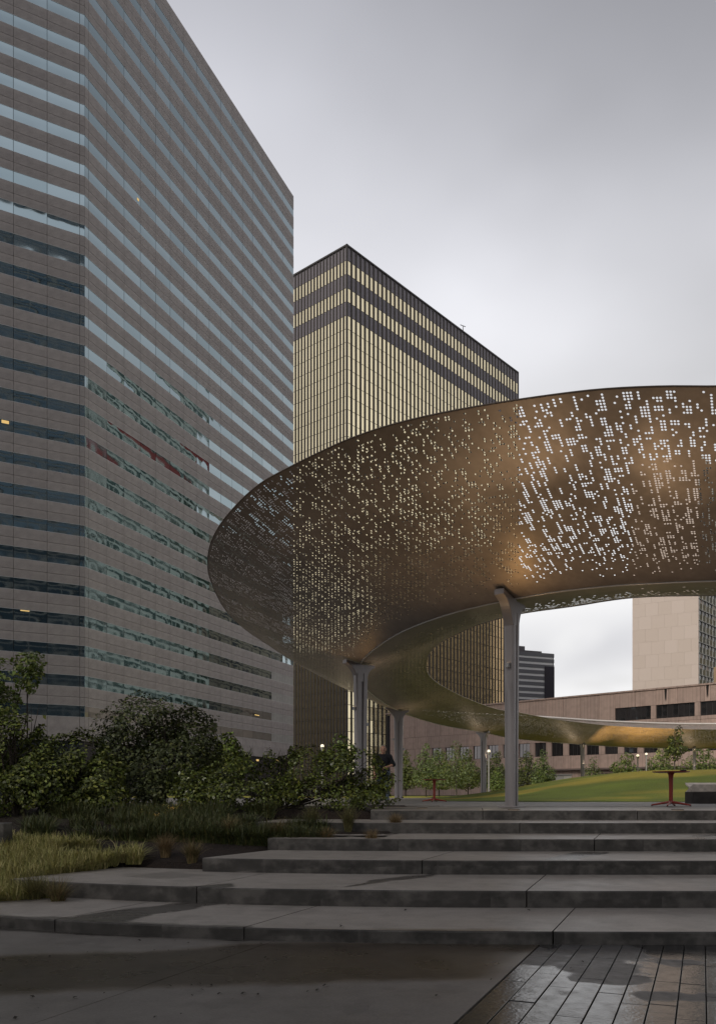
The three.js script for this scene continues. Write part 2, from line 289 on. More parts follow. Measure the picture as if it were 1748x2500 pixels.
// lawn
const lawnTex = tex(1024, (u, v) => { const a = fbm(u * 10, v * 10, 5, 10), b = hash2(u * 1024, v * 1024), c = fbm(u * 5 + 2, v * 5, 3, 5), y = sstep(0.4, 0.68, c); const k = 0.8 + 0.5 * (a - 0.5) + 0.4 * (b - 0.5); return [lin2s(k * mixn(0.17, 0.42, y)), lin2s(k * mixn(0.22, 0.34, y)), lin2s(k * mixn(0.02, 0.04, y))]; }, 0.05);
M.lawn = mat(1, 1, 1, { map: lawnTex, roughness: 0.95, bumpMap: rep(fineBump, 0.5), bumpScale: 0.05 });
const moundH = (x, d) => 0.93 + 1.62 * sstep(4.2, 17.5, x) * sstep(29.5, 47, d) * (1 - 0.9 * sstep(54, 72, d));
{
  const g = new THREE.PlaneGeometry(1, 1, 90, 70), p = g.attributes.position;
  for (let i = 0; i < p.count; i++) {
    const u = p.getX(i) + 0.5, v = 0.5 - p.getY(i), d = mixn(29.8, 74, 1 - v), xl = d < 34 ? mixn(6.5, 2.6, (d - 29.8) / 4.2) : mixn(2.6, 5.5, clamp((d - 34) / 26, 0, 1)), x = mixn(xl, 55, u * u);
    p.setXYZ(i, x, moundH(x, d) + 0.012 + 0.05 * (fbm(x * 0.5, d * 0.5, 3) - 0.5) * sstep(31, 36, d), -d);
  }
  g.computeVertexNormals(); const o = part('lawn', metres(g), M.lawn, scene); o.userData = { kind: 'structure', label: 'green grass mound rising inside the canopy ring' };
  M.lawn2 = mat(1, 1, 1, { map: lawnTex, roughness: 0.95 }); M.lawn2.color.setRGB(1.5, 1.3, 1.0);
  const o2 = part('lawn_strip', prism([[-20, 66.5], [8, 62.5], [40, 68.5], [90, 66], [90, 118], [-30, 118]], 0.8, 0.934), M.lawn2, scene); o2.userData = { kind: 'structure', label: 'flat strip of yellowing lawn beyond the canopy' };
}
// planting bed beside the steps
const bedH = (x, d) => { const t = [[6, -0.06], [7.6, 0], [9, 0.06], [10.4, 0.26], [12, 0.5], [14, 0.74], [15.5, 0.93], [40, 1.0]]; let k = 0; while (k < t.length - 2 && d > t[k + 1][0]) k++; return mixn(t[k][1], t[k + 1][1], clamp((d - t[k][0]) / (t[k + 1][0] - t[k][0]), 0, 1)) + 0.05 * (fbm(x * 1.7, d * 1.7, 3) - 0.5); };
const SD = { x0: -8, d0: 6.4, n: 110, m: 110, s: 0.09, v: null }; SD.v = new Float32Array(SD.n * SD.m).map((_, i) => { const x = SD.x0 + (i % SD.n) * SD.s, d = SD.d0 + Math.floor(i / SD.n) * SD.s; let q = 9; for (const f of slabFoot) q = Math.min(q, polyDist(f, x, d)); return q; });
const offSlabs = (x, d) => { const i = Math.round((x - SD.x0) / SD.s), j = Math.round((d - SD.d0) / SD.s); return i < 0 ? 2 : i >= SD.n || j < 0 || j >= SD.m ? -1 : SD.v[j * SD.n + i]; };
{
  const NX = 90, ND = 80, g = new THREE.PlaneGeometry(1, 1, NX, ND), p = g.attributes.position;
  for (let i = 0; i < p.count; i++) {
    const x = mixn(-22, 1.1, Math.pow(p.getX(i) + 0.5, 0.6)), d = mixn(7.2, 20, 0.5 - p.getY(i) < 0 ? 0 : p.getY(i) + 0.5);
    let y = bedH(x, d);
    slabFoot.forEach((f, k) => { const q = polyDist(f, x, d); if (q < 0.12) y = Math.min(y, ST[k].y - 0.03 - 0.12 * sstep(0.1, -0.1, q)); });
    p.setXYZ(i, x, y, -d);
  }
  g.computeVertexNormals(); const o = part('planting_bed', metres(g), M.mulch, scene); o.userData = { kind: 'structure', label: 'dark mulched planting bed beside the steps' };
}
// ------------------------------------------------------------------ buildings
function yuv(g, s) { return metres(g, s, 0, 0); }
const B = {
  granite: [0, 1, 2].map((k) => mat(0.42 + 0.016 * k, 0.38 + 0.015 * k, 0.37 + 0.014 * k, { roughness: 0.62, map: stoneTex })),
  graniteDark: mat(0.12, 0.11, 0.105, { roughness: 0.8 }),
  glassL: [0, 1, 2].map((k) => mat(0.33 + 0.025 * k, 0.415 + 0.025 * k, 0.445 + 0.025 * k, { metalness: 1, roughness: 0.02 + 0.015 * k, bumpMap: waveTex, bumpScale: 0.05 })),
  louvre: mat(0.40, 0.40, 0.39, { roughness: 0.5, map: streakTex }),
  frame: mat(0.5, 0.5, 0.5, { roughness: 0.4, metalness: 0.3 }),
};
// --- banded granite tower on the street side
{
  const H0 = 7.6, TOP = 113, K = 28, pitch = 3.65, win = 1.42, y0 = 10.5;
  const cx = X(208, 102), cd = 102;
  const fr = face(cx, cd, 0.358, 0.934), fl0 = face(cx, cd, 0.87, 0.492), LL = 38, fl = face(cx - fl0.tx * LL, cd - fl0.td * LL, 0.87, 0.492), LR = 59;
  const t = thing('office_tower', 'tall pinkish granite office tower with horizontal bands of mirror windows', 'office building');
  const inset = 0.28, nx = (f) => f.td, nd = (f) => -f.tx;
  const A0 = [fl.x - nx(fl) * inset, fl.d - nd(fl) * inset], C0 = [cx - (nx(fl) + nx(fr)) * inset * 0.53, cd - (nd(fl) + nd(fr)) * inset * 0.53], E0 = [cx + fr.tx * (LR - 0.3) - nx(fr) * inset, cd + fr.td * (LR - 0.3) - nd(fr) * inset];
  part('core', prism([A0, C0, E0, [E0[0] - 50, E0[1] + 6], [A0[0] - 40, A0[1] + 40]], 0, TOP - 0.6), B.graniteDark, t);
  part('lobby', prism([A0, C0, E0].concat([[E0[0] - 0.5, E0[1] + 0.2], [C0[0] - 0.5, C0[1] + 0.4], [A0[0] - 0.4, A0[1] + 0.6]]).map(([x, d]) => [x + 0.03, d - 0.03]), 0.0, H0), mat(0.04, 0.045, 0.05, { roughness: 0.15, metalness: 0.3 }), t);
  const panels = [], panes = [], strips = [], r = rngOf(11), gcache = {};
  const pbox = (w, h, dp) => gcache[[w, h, dp]] ??= box(w - 0.04, h - 0.04, dp);
  const lay = (f, segs, side) => {
    for (let k = -1; k <= K; k++) {
      const wy = y0 + k * pitch;                        // bottom of the window band
      for (const [s0, s1, pale] of segs) {
        const w = s1 - s0, sm = (s0 + s1) / 2, gm = () => B.granite[Math.floor(r() * 3)];
        if (k >= 0 && k < K) {
          if (pale && (k < 4 || k === 7 || k === 8)) panels.push({ geo: pbox(w, win, 0.24), mat: B.louvre, matrix: onFace(f, sm, wy + win / 2, -0.15) });
          else panes.push({ geo: gcache['g' + w] ??= yuv(new THREE.BoxGeometry(w - 0.05, win, 0.06), 1), mat: B.glassL[Math.floor(r() * 3)], matrix: onFace(f, sm, wy + win / 2, -0.055, (r() - 0.5) * 0.006, (r() - 0.5) * 0.010) });
          // spandrel above: two courses with a recessed joint between them
          const top = k === K - 1 ? TOP : wy + pitch, h = top - wy - win, h1 = k === K - 1 ? h / 2 : 1.0;
          panels.push({ geo: pbox(w, h1, 0.3), mat: gm(), matrix: onFace(f, sm, wy + win + h1 / 2, -0.15) });
          panels.push({ geo: pbox(w, h - h1, 0.3), mat: gm(), matrix: onFace(f, sm, wy + win + h1 + (h - h1) / 2, -0.15) });
        } else if (k < 0) { panels.push({ geo: pbox(w, y0 - H0, 0.3), mat: gm(), matrix: onFace(f, sm, (H0 + y0) / 2, -0.15) }); }
      }
      if (k >= 0 && k < K) { const s0 = segs[0][0], s1 = segs[segs.length - 1][1]; for (const yy of [wy + 0.02, wy + win - 0.02]) { const o = part('sill', gcache['s' + side] ??= new THREE.BoxGeometry(s1 - s0 - 0.1, 0.05, 0.1), B.frame, t); o.applyMatrix4(onFace(f, (s0 + s1) / 2, yy, -0.045)); } }
    }
  };
  const segR = [[0, 0.7]]; { const bw = (LR - 0.7 - 9) / 14; for (let k = 0; k < 14; k++) segR.push([0.7 + k * bw, 0.7 + (k + 1) * bw]); segR.push([LR - 9, LR - 4.6, true], [LR - 4.6, LR, true]); }
  const segL = [[LL - 0.6, LL]]; for (let s = LL - 0.6; s > 3; s -= 3.74) segL.unshift([s - 3.74, s]);
  lay(fr, segR, 'r'); lay(fl, segL, 'l');
  addPieces(t, 'window_pane', panes, 300); addPieces(t, 'granite_panel', panels, 300);
  // a few ceiling lights burning behind the glass
  const lampM = mat(0, 0, 0); lampM.emissive.setRGB(0.75, 0.5, 0.18);
  for (const [px, py, f, w, h] of [[62, 1491, fl, 1.0, 0.12], [14, 1030, fl, 0.8, 0.35], [338, 487, fr, 0.35, 0.3], [628, 1746, fr, 1.6, 0.14], [632, 1856, fr, 0.9, 0.3], [680, 1857, fr, 0.9, 0.3]]) {
    const s = along(f, px), d = depthAt(f, s), o = part('ceiling_light', new THREE.BoxGeometry(w, h, 0.02), lampM, t); o.applyMatrix4(onFace(f, s, Y(py, d), py > 1850 ? -0.22 : 0.0));
  }
}
// --- finned tower with cream gold panels
{
  const cx = X(847, 250), cd = 250, TOP = 164.6, LRt = 100, LLt = 62;
  const fr = face(cx, cd, 0.653, 0.757), l0 = face(cx, cd, 0.757, -0.653), fl = face(cx - l0.tx * LLt, cd - l0.td * LLt, 0.757, -0.653);
  const t = thing('finned_tower', 'flat topped tower with dark vertical fins over cream gold panels', 'office building');
  const gold = [0, 1, 2].map((k) => mat(0.99 - 0.03 * k, 0.86 - 0.025 * k, 0.57 - 0.02 * k, { metalness: 0.95, roughness: 0.07 + 0.03 * k }));
  const band = mat(0.19, 0.17, 0.185, { roughness: 0.5, metalness: 0.3 }), fin = mat(0.035, 0.028, 0.025, { roughness: 0.6 });
  const c = (f, s, o) => [f.x + f.tx * s + f.td * o, f.d + f.td * s - f.tx * o];
  part('core', prism([c(fl, 0, -0.3), [cx, cd + 0.42], c(fr, LRt, -0.3), [cx + fr.tx * LRt - 47, cd + fr.td * LRt + 40]], 0, TOP - 0.4), fin, t);
  const panels = [], r = rngOf(21), hs = [4.4, 4.1, 4.1, 4.1, 4.1];
  const cell = (f, s, w, y, h, m, left) => panels.push({ geo: left.g[[w, h]] ??= box(w, h - 0.17, 0.12), mat: m, matrix: onFace(f, s, y + h / 2, -0.1, (r() - 0.5) * 0.010, (r() - 0.5) * 0.014) });
  for (const [f, L, n, isL] of [[fr, LRt, 48, false], [fl, LLt, 46, true]]) {
    const w = L / n, cache = { g: {} }, finG = new THREE.BoxGeometry(isL ? 0.5 : 0.56, TOP + 0.5, 0.4);
    for (let i = 0; i <= n; i++) { const o = part('fin', finG, fin, t); o.applyMatrix4(onFace(f, i * w, TOP / 2, -0.03)); }
    for (let i = 0; i < n; i++) {
      let y = TOP, k = 0;
      while (y > 5) { const h = hs[k] ?? 4.0; y -= h; const grey = k === 0 || k === 2 || k === 4; cell(f, (i + 0.5) * w, w - 0.06, y, h, grey ? (band) : gold[Math.floor(r() * 3)], cache); k++; }
    }
  }
  addPieces(t, 'wall_panel', panels, 300);
  part('roof_edge', prism([c(fl, 0, 0.3), [cx, cd - 0.45], c(fr, LRt, 0.3), [cx + fr.tx * LRt - 47, cd + fr.td * LRt + 40]], TOP - 0.35, TOP + 0.15), fin, t);
  // small davit on the roof edge
  const s = along(fr, 1130), d = depthAt(fr, s), px = X(1130, d), m = mat(0.1, 0.1, 0.11, { roughness: 0.6 });
  part('roof_davit', [limb(V(px, TOP, -d), V(px, TOP + 2.0, -d), 0.16, 0.13), limb(V(px - 1.0, TOP + 2.4, -d), V(px + 0.9, TOP + 1.7, -d), 0.12, 0.12)], m, t);
}
// --- long low building of pink concrete panels
{
  const f = face(X(942, 215.5), 215.5, 0.701, -0.713), TOP = 21.6, L = 118;
  const t = thing('podium_building', 'long low pink concrete building with ribbon windows behind the lawn', 'building');
  const wallM = [0, 1, 2].map((k) => mat(0.60 + 0.035 * (k - 1), 0.45 + 0.024 * (k - 1), 0.385 + 0.018 * (k - 1), { roughness: 0.85, map: streakTex }));
  const dark = mat(0.03, 0.026, 0.026, { roughness: 0.9 }), glass = mat(0.16, 0.15, 0.15, { metalness: 0.9, roughness: 0.05, bumpMap: waveTex, bumpScale: 0.02 }), mull = mat(0.05, 0.045, 0.045, { roughness: 0.6 });
  const stained = mat(0.54, 0.405, 0.345, { roughness: 0.85, map: tex(128, (u, v) => { const w = 0.15 + 0.11 * v + 0.03 * (vnoise(v * 6, 3) - 0.5), x = Math.abs(u - 0.5) / w; const k = 1 - 0.82 * (1 - sstep(0.6, 1.1, x)) * sstep(0.12, 0.5, v); return [k, k * 0.99, k * 0.98]; }) });
  const c = (s, o) => [f.x + f.tx * s + f.td * o, f.d + f.td * s - f.tx * o];
  part('core', prism([c(0.1, -0.35), c(L, -0.35), c(L, -40), c(0.1, -40)], 0, TOP - 0.3), dark, t);
  const panels = [], r = rngOf(31), gc = {};
  const P = (s0, s1, y0, y1, m, unitUv) => { const w = s1 - s0, h = y1 - y0; panels.push({ geo: unitUv ? new THREE.BoxGeometry(w - 0.05, h - 0.05, 0.3) : (gc[[w.toFixed(2), h.toFixed(2), Math.floor(r() * 3)]] ??= box(w - 0.05, h - 0.05, 0.3, r() * 20, r() * 20)), mat: m ?? wallM[Math.floor(r() * 3)], matrix: onFace(f, (s0 + s1) / 2, (y0 + y1) / 2, -0.15 + (r() - 0.5) * 0.02) }); };
  const bay = 4.2, s00 = 40 - 4.2 * 9.0 - 0.72;                                // left edges of panels between the lower windows
  const inWin = (s) => s > 62.9;
  const winY = [9.3, 12.3], upY = [15.9, 18.5];
  const opening = (s0, s1, y0, y1, n) => {
    const w = part('window', (() => { const g = box(s1 - s0 + 0.1, y1 - y0 + 0.1, 0.04); return g; })(), mull, t); w.applyMatrix4(onFace(f, (s0 + s1) / 2, (y0 + y1) / 2, -0.36));
    for (let i = 0; i < n; i++) { const q = (s1 - s0) / n, o = part('pane', gc['p' + (q).toFixed(2) + (y1 - y0)] ??= yuv(new THREE.BoxGeometry(q - 0.12, y1 - y0 - 0.12, 0.04), 1), glass, w); o.position.set(-(s1 - s0) / 2 + q * (i + 0.5), 0, 0.05); o.rotation.set((r() - 0.5) * 0.02, (r() - 0.5) * 0.02, 0); }
  };
  const STAIN = [1624, 1650, 1726, 1465, 1494].map((px) => along(f, px));
  for (let i = 0; i < 28; i++) {
    const a = s00 + i * bay, b = a + bay; if (a > L - bay) break;
    P(a, b, 0.4, 6.2); P(a, b, 6.5, winY[0]); P(a, b, winY[1], 15.2);
    if (i < 3) P(a, b, winY[0], winY[1]);
    else { P(a, a + 1.35, winY[0], winY[1]); opening(a + 1.35, b, winY[0], winY[1], 3); }
    if (a + bay < 62) P(a, b, 15.2, TOP);
  }
  const u0 = along(f, 1500.4), U = 8.7, W = 7.6; const join = s00 + Math.ceil((62 - bay - s00) / bay) * bay;
  P(join, u0, 15.2, TOP);
  for (let i = 0; i < 6; i++) {
    const a = u0 + i * U; opening(a, a + W, ...upY, 7);
    P(a, a + U, 15.2, upY[0]); P(a + W, a + U, ...upY);
    const half = [a, a + U / 2, a + U];
    for (let q = 0; q < 2; q++) { const st = STAIN.find((x) => x > half[q] + 0.5 && x < half[q + 1] - 0.5); if (st) { P(half[q], st - 0.55, upY[1], TOP); P(st - 0.55, st + 0.55, upY[1], TOP, stained, true); P(st + 0.55, half[q + 1], upY[1], TOP); } else P(half[q], half[q + 1], upY[1], TOP); }
  }
  addPieces(t, 'wall_panel', panels, 300);
  const cap = part('coping', box(L, 0.3, 0.7), wallM[0], t); cap.applyMatrix4(onFace(f, L / 2, TOP + 0.1, -0.12));
  const ledge = part('ledge', box(L, 0.35, 1.2), mat(0.2, 0.15, 0.13, { roughness: 0.85 }), t); ledge.applyMatrix4(onFace(f, L / 2, 6.35, 0.4));
  for (const px of [1335, 1478, 1600, 1690]) { const s = along(f, px), o = part('doorway', box(5.4, 3.6, 0.1), dark, t); o.applyMatrix4(onFace(f, s, 3.6, 0.02)); }
  const [bx, bd] = c(83, -9); const o = part('roof_block', box(9, 4.4, 8), mat(0.42, 0.30, 0.18, { roughness: 0.8 }), t); o.position.set(bx + 3.2, TOP + 2, -bd); o.rotation.y = f.th;
}
// --- tall building with a blank limestone end wall
{
  const d0 = 340, cx = X(1703, d0), fb0 = face(cx, d0, 0.87, -0.49), fr = face(cx, d0, 0.665, 0.747), TOP = Y(1104, d0);
  const sl = (() => { const u = (1543 - CX) / F; return (cx - u * d0) / (fb0.tx - u * fb0.td); })();
  const fb = face(cx - fb0.tx * sl, d0 - fb0.td * sl, 0.87, -0.49), L2 = 34;
  const t = thing('slab_building', 'tall pale building with a blank stone end wall and olive gridded side', 'office building');
  const stone = [0, 1, 2, 3].map((k) => mat(0.72 + 0.012 * (k - 1.5), 0.605 + 0.011 * (k - 1.5), 0.525 + 0.012 * (k - 1.5), { roughness: 0.8 }));
  const c = (f, s, o) => [f.x + f.tx * s + f.td * o, f.d + f.td * s - f.tx * o];
  const dark = mat(0.10, 0.095, 0.085);
  part('core', prism([c(fb, 0.1, -0.3), [cx, d0 + 0.36], c(fr, L2, -0.3), [fb.x + fr.tx * L2, fb.d + fr.td * L2]], 0, TOP - 0.3), dark, t);
  const panels = [], r = rngOf(41), gc = {}, NR = 26, h = TOP / NR;
  for (let j = 0; j < NR; j++) { const n = 5, w = sl / n, sh = (j % 2) * w / 2; for (let i = 0; i <= n; i++) { const a = clamp(i * w - sh, 0, sl), b = clamp((i + 1) * w - sh, 0, sl); if (b - a < 0.2) continue; panels.push({ geo: gc[[(b - a).toFixed(2), Math.floor(r() * 3)]] ??= box(b - a - 0.03, h - 0.03, 0.3, r() * 30, r() * 30), mat: stone[Math.floor(r() * 4)], matrix: onFace(fb, (a + b) / 2, (j + 0.5) * h, -0.15 + (r() - 0.5) * 0.012) }); } }
  addPieces(t, 'stone_panel', panels, 300);
  const quoin = part('corner_pier', box(0.7, TOP, 0.5), stone[3], t); quoin.applyMatrix4(onFace(fr, 0.34, TOP / 2, -0.1));
  const pitch = 4.42, bw = 3.9, NF = 25, spand = [mat(0.21, 0.19, 0.12, { roughness: 0.6 }), mat(0.24, 0.205, 0.12, { roughness: 0.6 }), mat(0.17, 0.165, 0.125, { roughness: 0.6 })], paneM = mat(0.10, 0.095, 0.09, { metalness: 0.8, roughness: 0.08 }), white = mat(0.5, 0.49, 0.45, { roughness: 0.5 });
  const ups = [], wins = [], gS = box(bw - 0.5, 2.35, 0.2), gP = yuv(new THREE.BoxGeometry((bw - 0.7) / 2, 1.9, 0.1), 1), gM = box(0.34, TOP, 0.5), gF = box(L2, 0.3, 0.55);
  for (let i = 0; i < 8; i++) { const s = 0.9 + (i + 0.5) * bw; const o = part('mullion', gM, white, t); o.applyMatrix4(onFace(fr, 0.9 + i * bw, TOP / 2, 0.02)); for (let k = 0; k < NF; k++) { const y = k * pitch + 1.2; if (y + pitch > TOP) continue; ups.push({ geo: gS, mat: spand[Math.floor(r() * 3)], matrix: onFace(fr, s, y + 1.2, -0.1) }); for (const q of [-1, 1]) wins.push({ geo: gP, mat: r() < 0.12 ? stone[0] : paneM, matrix: onFace(fr, s + q * (bw - 0.5) / 4, y + 2.4 + 1.0, -0.16, (r() - 0.5) * 0.03, (r() - 0.5) * 0.03) }); } }
  addPieces(t, 'spandrel', ups, 200); addPieces(t, 'window_pane', wins, 300);
  for (let k = 0; k < NF; k++) { const o = part('sill', gF, white, t); o.applyMatrix4(onFace(fr, L2 / 2, k * pitch + 1.2 - 0.2 + 4.42, 0.04)); }
}
// --- far banded office
{
  const d0 = 440, cx = X(1352, d0), f0 = face(cx, d0, 0.924, 0.38), L = 44, f = face(cx - f0.tx * L, d0 - f0.td * L, 0.924, 0.38), TOP = Y(1596, d0);
  const t = thing('banded_office', 'distant grey office block striped with white window bands', 'office building');
  const grey = mat(0.19, 0.19, 0.205, { roughness: 0.7 }), white = mat(0.88, 0.87, 0.87, { roughness: 0.4 }), dk = mat(0.09, 0.09, 0.12, { metalness: 0.5, roughness: 0.15 });
  const c = (s, o) => [f.x + f.tx * s + f.td * o, f.d + f.td * s - f.tx * o];
  part('core', prism([c(0, -0.3), c(L, -0.3), c(L - 8, -20), c(-8, -20)], 0, TOP), grey, t);
  const gB = box(L, 1.9, 0.3), gW = box(L - 1.2, 1.25, 0.16), gD = box(6.0, TOP - 7, 0.5);
  for (let k = 0; k < 20; k++) { const y = TOP - 0.95 - 3.07 * k; const a = part('spandrel', gB, grey, t); a.applyMatrix4(onFace(f, L / 2, y - (k ? 0 : 0.2), 0)); const b = part('window_band', gW, white, t); b.applyMatrix4(onFace(f, L / 2 - 0.2, y - 1.58 - (k ? 0 : 0.1), -0.06)); }
  const d = part('painted_reflection', gD, dk, t); d.applyMatrix4(onFace(f, L - 3.0, (TOP - 7) / 2, 0.12));  // dark slab standing in for a reflection in the facade
  part('roof_house', prism([c(-3, -1.5), c(27, -1.5), c(27, -12), c(-3, -12)], TOP, TOP + 3.0), mat(0.15, 0.135, 0.145), t);
  part('roof_house', prism([c(-3, -1.0), c(37, -1.0), c(37, -12), c(-3, -12)], TOP, TOP + 0.9), mat(0.15, 0.135, 0.145), t);
}
// --- towers beside and behind the viewer, some known from window reflections, two unseen ones added to cast shade
{
  const block = (name, label, cat, x, d, w, dp, h, turn, wallC, glassM, { pitch = 4, frac = 0.5, ribs = 0, accent, base = 0 } = {}) => {
    const t = thing(name, label, cat, [x, 0, -d], turn);
    const wall = mat(...wallC, { roughness: 0.7, map: stoneTex });
    part('core', at(box(w - 0.8, h, dp - 0.8), 0, h / 2, 0), glassM, t);
    const b = [], n = Math.floor(h / pitch);
    for (let k = 0; k <= n; k++) b.push(at(box(w, pitch * (1 - frac), dp), 0, Math.min(h - pitch * (1 - frac) / 2, k * pitch + pitch * (1 - frac) / 2 + base), 0));
    const bandsPart = part('spandrel_bands', b, wall, t); bandsPart.userData.kind = 'stuff';
    if (ribs) { const q = []; for (let i = 0; i <= ribs; i++) { q.push(at(box(0.5, h, 0.5), -w / 2 + i * w / ribs, h / 2, dp / 2), at(box(0.5, h, 0.5), -w / 2 + i * w / ribs, h / 2, -dp / 2), at(box(0.5, h, 0.5), w / 2, h / 2, -dp / 2 + i * dp / ribs), at(box(0.5, h, 0.5), -w / 2, h / 2, -dp / 2 + i * dp / ribs)); } const rp = part('rib', q, wall, t); rp.userData.kind = 'stuff'; }
    if (accent) part('accent_band', at(box(w + 0.6, accent[1], dp + 0.6), 0, accent[0], 0), accent[2], t);
    return t;
  };
  const gGreen = mat(0.06, 0.09, 0.08, { metalness: 0.4, roughness: 0.1 }), gDark = mat(0.03, 0.03, 0.035, { metalness: 0.3, roughness: 0.12 }), gBlue = mat(0.10, 0.13, 0.16, { metalness: 0.6, roughness: 0.1 });
  block('glass_tower', 'green glass tower with white floor bands and a red band, mirrored in granite tower', 'office building', 158, 232, 46, 40, 150, 0.25, [0.58, 0.62, 0.58], gGreen, { pitch: 4.2, frac: 0.55, ribs: 9, accent: [124, 4.5, mat(0.20, 0.03, 0.026, { roughness: 0.5 })] });
  block('masonry_office', 'brown office block with black window strips mirrored low in the finned tower', 'office building', 262, 345, 40, 90, 150, 0.15, [0.36, 0.30, 0.23], gDark, { pitch: 4.4, frac: 0.42, ribs: 12 });
  block('dark_tower', 'dark window tower mirrored in the end face of the granite tower', 'office building', 64, -34, 46, 40, 160, 0.67, [0.42, 0.40, 0.38], gBlue, { pitch: 4, frac: 0.72, ribs: 10 });
  block('added_blocker_tower', 'added unseen tower that keeps light off the granite end face', 'office building', -102, 14, 50, 40, 185, 0.6, [0.24, 0.23, 0.22], gDark, { pitch: 4, frac: 0.5, ribs: 10 });  // unseen tower, added to keep sun and sky off the granite end face
  block('dark_block', 'dark block beyond the granite tower mirrored low in the side of the finned tower', 'office building', -122, 244, 44, 62, 60, 0.1, [0.10, 0.08, 0.07], gDark, { pitch: 4, frac: 0.4, ribs: 9 });
  block('added_shade_tower', 'added unseen grey tower that shades the pavement and steps', 'office building', -40, -52, 60, 36, 43, 0.6, [0.26, 0.25, 0.24], gDark, { pitch: 4, frac: 0.5, ribs: 10 });  // unseen tower, added and sized so its shade ends at the steps
}
// ------------------------------------------------------------------ the perforated ring canopy
const RC = [20, 42];                                             // a point inside the ring
function ringCurve(list) {                                       // [x, distance, height above the eye]
  const c = new THREE.CatmullRomCurve3(list.map(([x, d, h]) => V(x, h, d)), true, 'centripetal'), N = 3000, a = [], p = [];
  let last = null;
  for (let i = 0; i <= N; i++) { const q = c.getPoint(i / N); let t = Math.atan2(q.z - RC[1], q.x - RC[0]); if (last !== null) { while (t - last > Math.PI) t -= 2 * Math.PI; while (t - last < -Math.PI) t += 2 * Math.PI; } a.push(t); p.push(q); last = t; }
  const dir = Math.sign(a[N] - a[0]);
  return (ang) => {
    let t = ang; const lo = Math.min(a[0], a[N]); t = lo + (((t - lo) % (2 * Math.PI)) + 2 * Math.PI) % (2 * Math.PI);
    let i = 0, j = N; while (j - i > 1) { const m = (i + j) >> 1; if (dir > 0 ? a[m] <= t : a[m] >= t) i = m; else j = m; }
    const f = clamp((t - a[i]) / ((a[j] - a[i]) || 1), 0, 1), q = p[i].clone().lerp(p[j], f); return V(q.x, q.y + EYE, -q.z);
  };
}
const pick = (h, list) => list.map(([px, py]) => { const d = F * h / (HZ - py); return [X(px, d), d, h]; });
const HK = 4.17, HO = 6.0;
const keelPts = [...pick(HK, [[1748, 1417], [1625, 1421.5], [1504, 1428], [1342, 1446], [1217, 1469], [1107, 1495], [997, 1534], [942, 1564], [901, 1595], [881, 1619]]), [0.3, 33, HK], [2.03, 42, HK], [4.9, 50.5, HK], ...pick(HK, [[1180, 1788], [1256, 1803], [1418, 1817], [1541, 1824]]), [32.8, 77, HK], [45, 72, HK], [54, 58, HK], [54, 42, HK], [44, 26, HK], [30, 18, HK], [17, 15.9, HK]];
const rimPts = [...pick(HO, [[1748, 945], [1584, 945.5], [1423, 956], [1263, 978], [1128, 1000], [971, 1034], [853, 1073], [727, 1132], [637, 1181], [578, 1234], [539, 1281], [515, 1328], [508, 1371], [512, 1408], [551, 1489], [598, 1536], [657, 1576], [721, 1617], [786, 1645], [848, 1677], [895, 1699]]), [1.25, 55.7, 6.0], [2.6, 59.5, 6.0], [6, 63.5, 6.1], [10, 67.5, 6.3], [16, 73, 6.6], [23.5, 79, 6.75], [33, 82.5, 6.8], [48, 77, 6.6], [59, 60, 6.4], [59, 40, 6.2], [48, 21.5, 6.0], [32, 13, 6.0], [16, 11.4, 6.0]];
const inPts = [...[[1748, 1453, 4.78], [1541, 1458.7, 4.78], [1405, 1478.5, 4.78], [1263, 1499, 4.8], [1161, 1527, 4.85], [1123, 1544, 4.9], [1063, 1577, 4.95], [1040, 1619, 5.0], [1052, 1655, 5.0], [1107, 1690, 5.05], [1161, 1714, 5.15], [1219, 1733, 5.25], [1256, 1738, 5.3], [1336, 1753, 5.4], [1412, 1763.6, 5.5], [1521, 1774, 5.6], [1748, 1781, 5.6]].map(([px, py, h]) => pick(h, [[px, py]])[0]), [40, 66, 5.4], [48.5, 55, 5.2], [48.5, 43, 5.0], [40, 30, 4.9], [28.5, 22.5, 4.8], [17, 20.2, 4.78]];
const keelAt = ringCurve(keelPts), rimAt = ringCurve(rimPts), innerAt = ringCurve(inPts);
const wing = (a, v) => { const p = keelAt(a).lerp(rimAt(a), v); p.y -= 0.16 * Math.sin(Math.PI * v); return p; };
const flange = (a, v) => { const p = keelAt(a).lerp(innerAt(a), v); p.y -= 0.10 * Math.sin(Math.PI * v); return p; };
const angOf = (x, d) => Math.atan2(d - RC[1], x - RC[0]);
const canopy = thing('ring_canopy', 'bronze coloured perforated metal ring canopy carried on slim columns', 'canopy');
const CM = {
  sheet: mat(0.42, 0.35, 0.30, { metalness: 0.3, roughness: 0.46, map: rep(tex(512, (u, v) => { const a = fbm(u * 5, v * 5, 4, 5), b = fbm(u * 30, v * 30, 3, 30); const k = 0.9 + 0.26 * (a - 0.5) + 0.1 * (b - 0.5); return [k, k, k]; }), 0.35) }),
  trim: mat(0.62, 0.6, 0.58, { metalness: 0.3, roughness: 0.35 }),
  seam: mat(0.10, 0.075, 0.06, { roughness: 0.7 }),
};
CM.inner = CM.sheet;
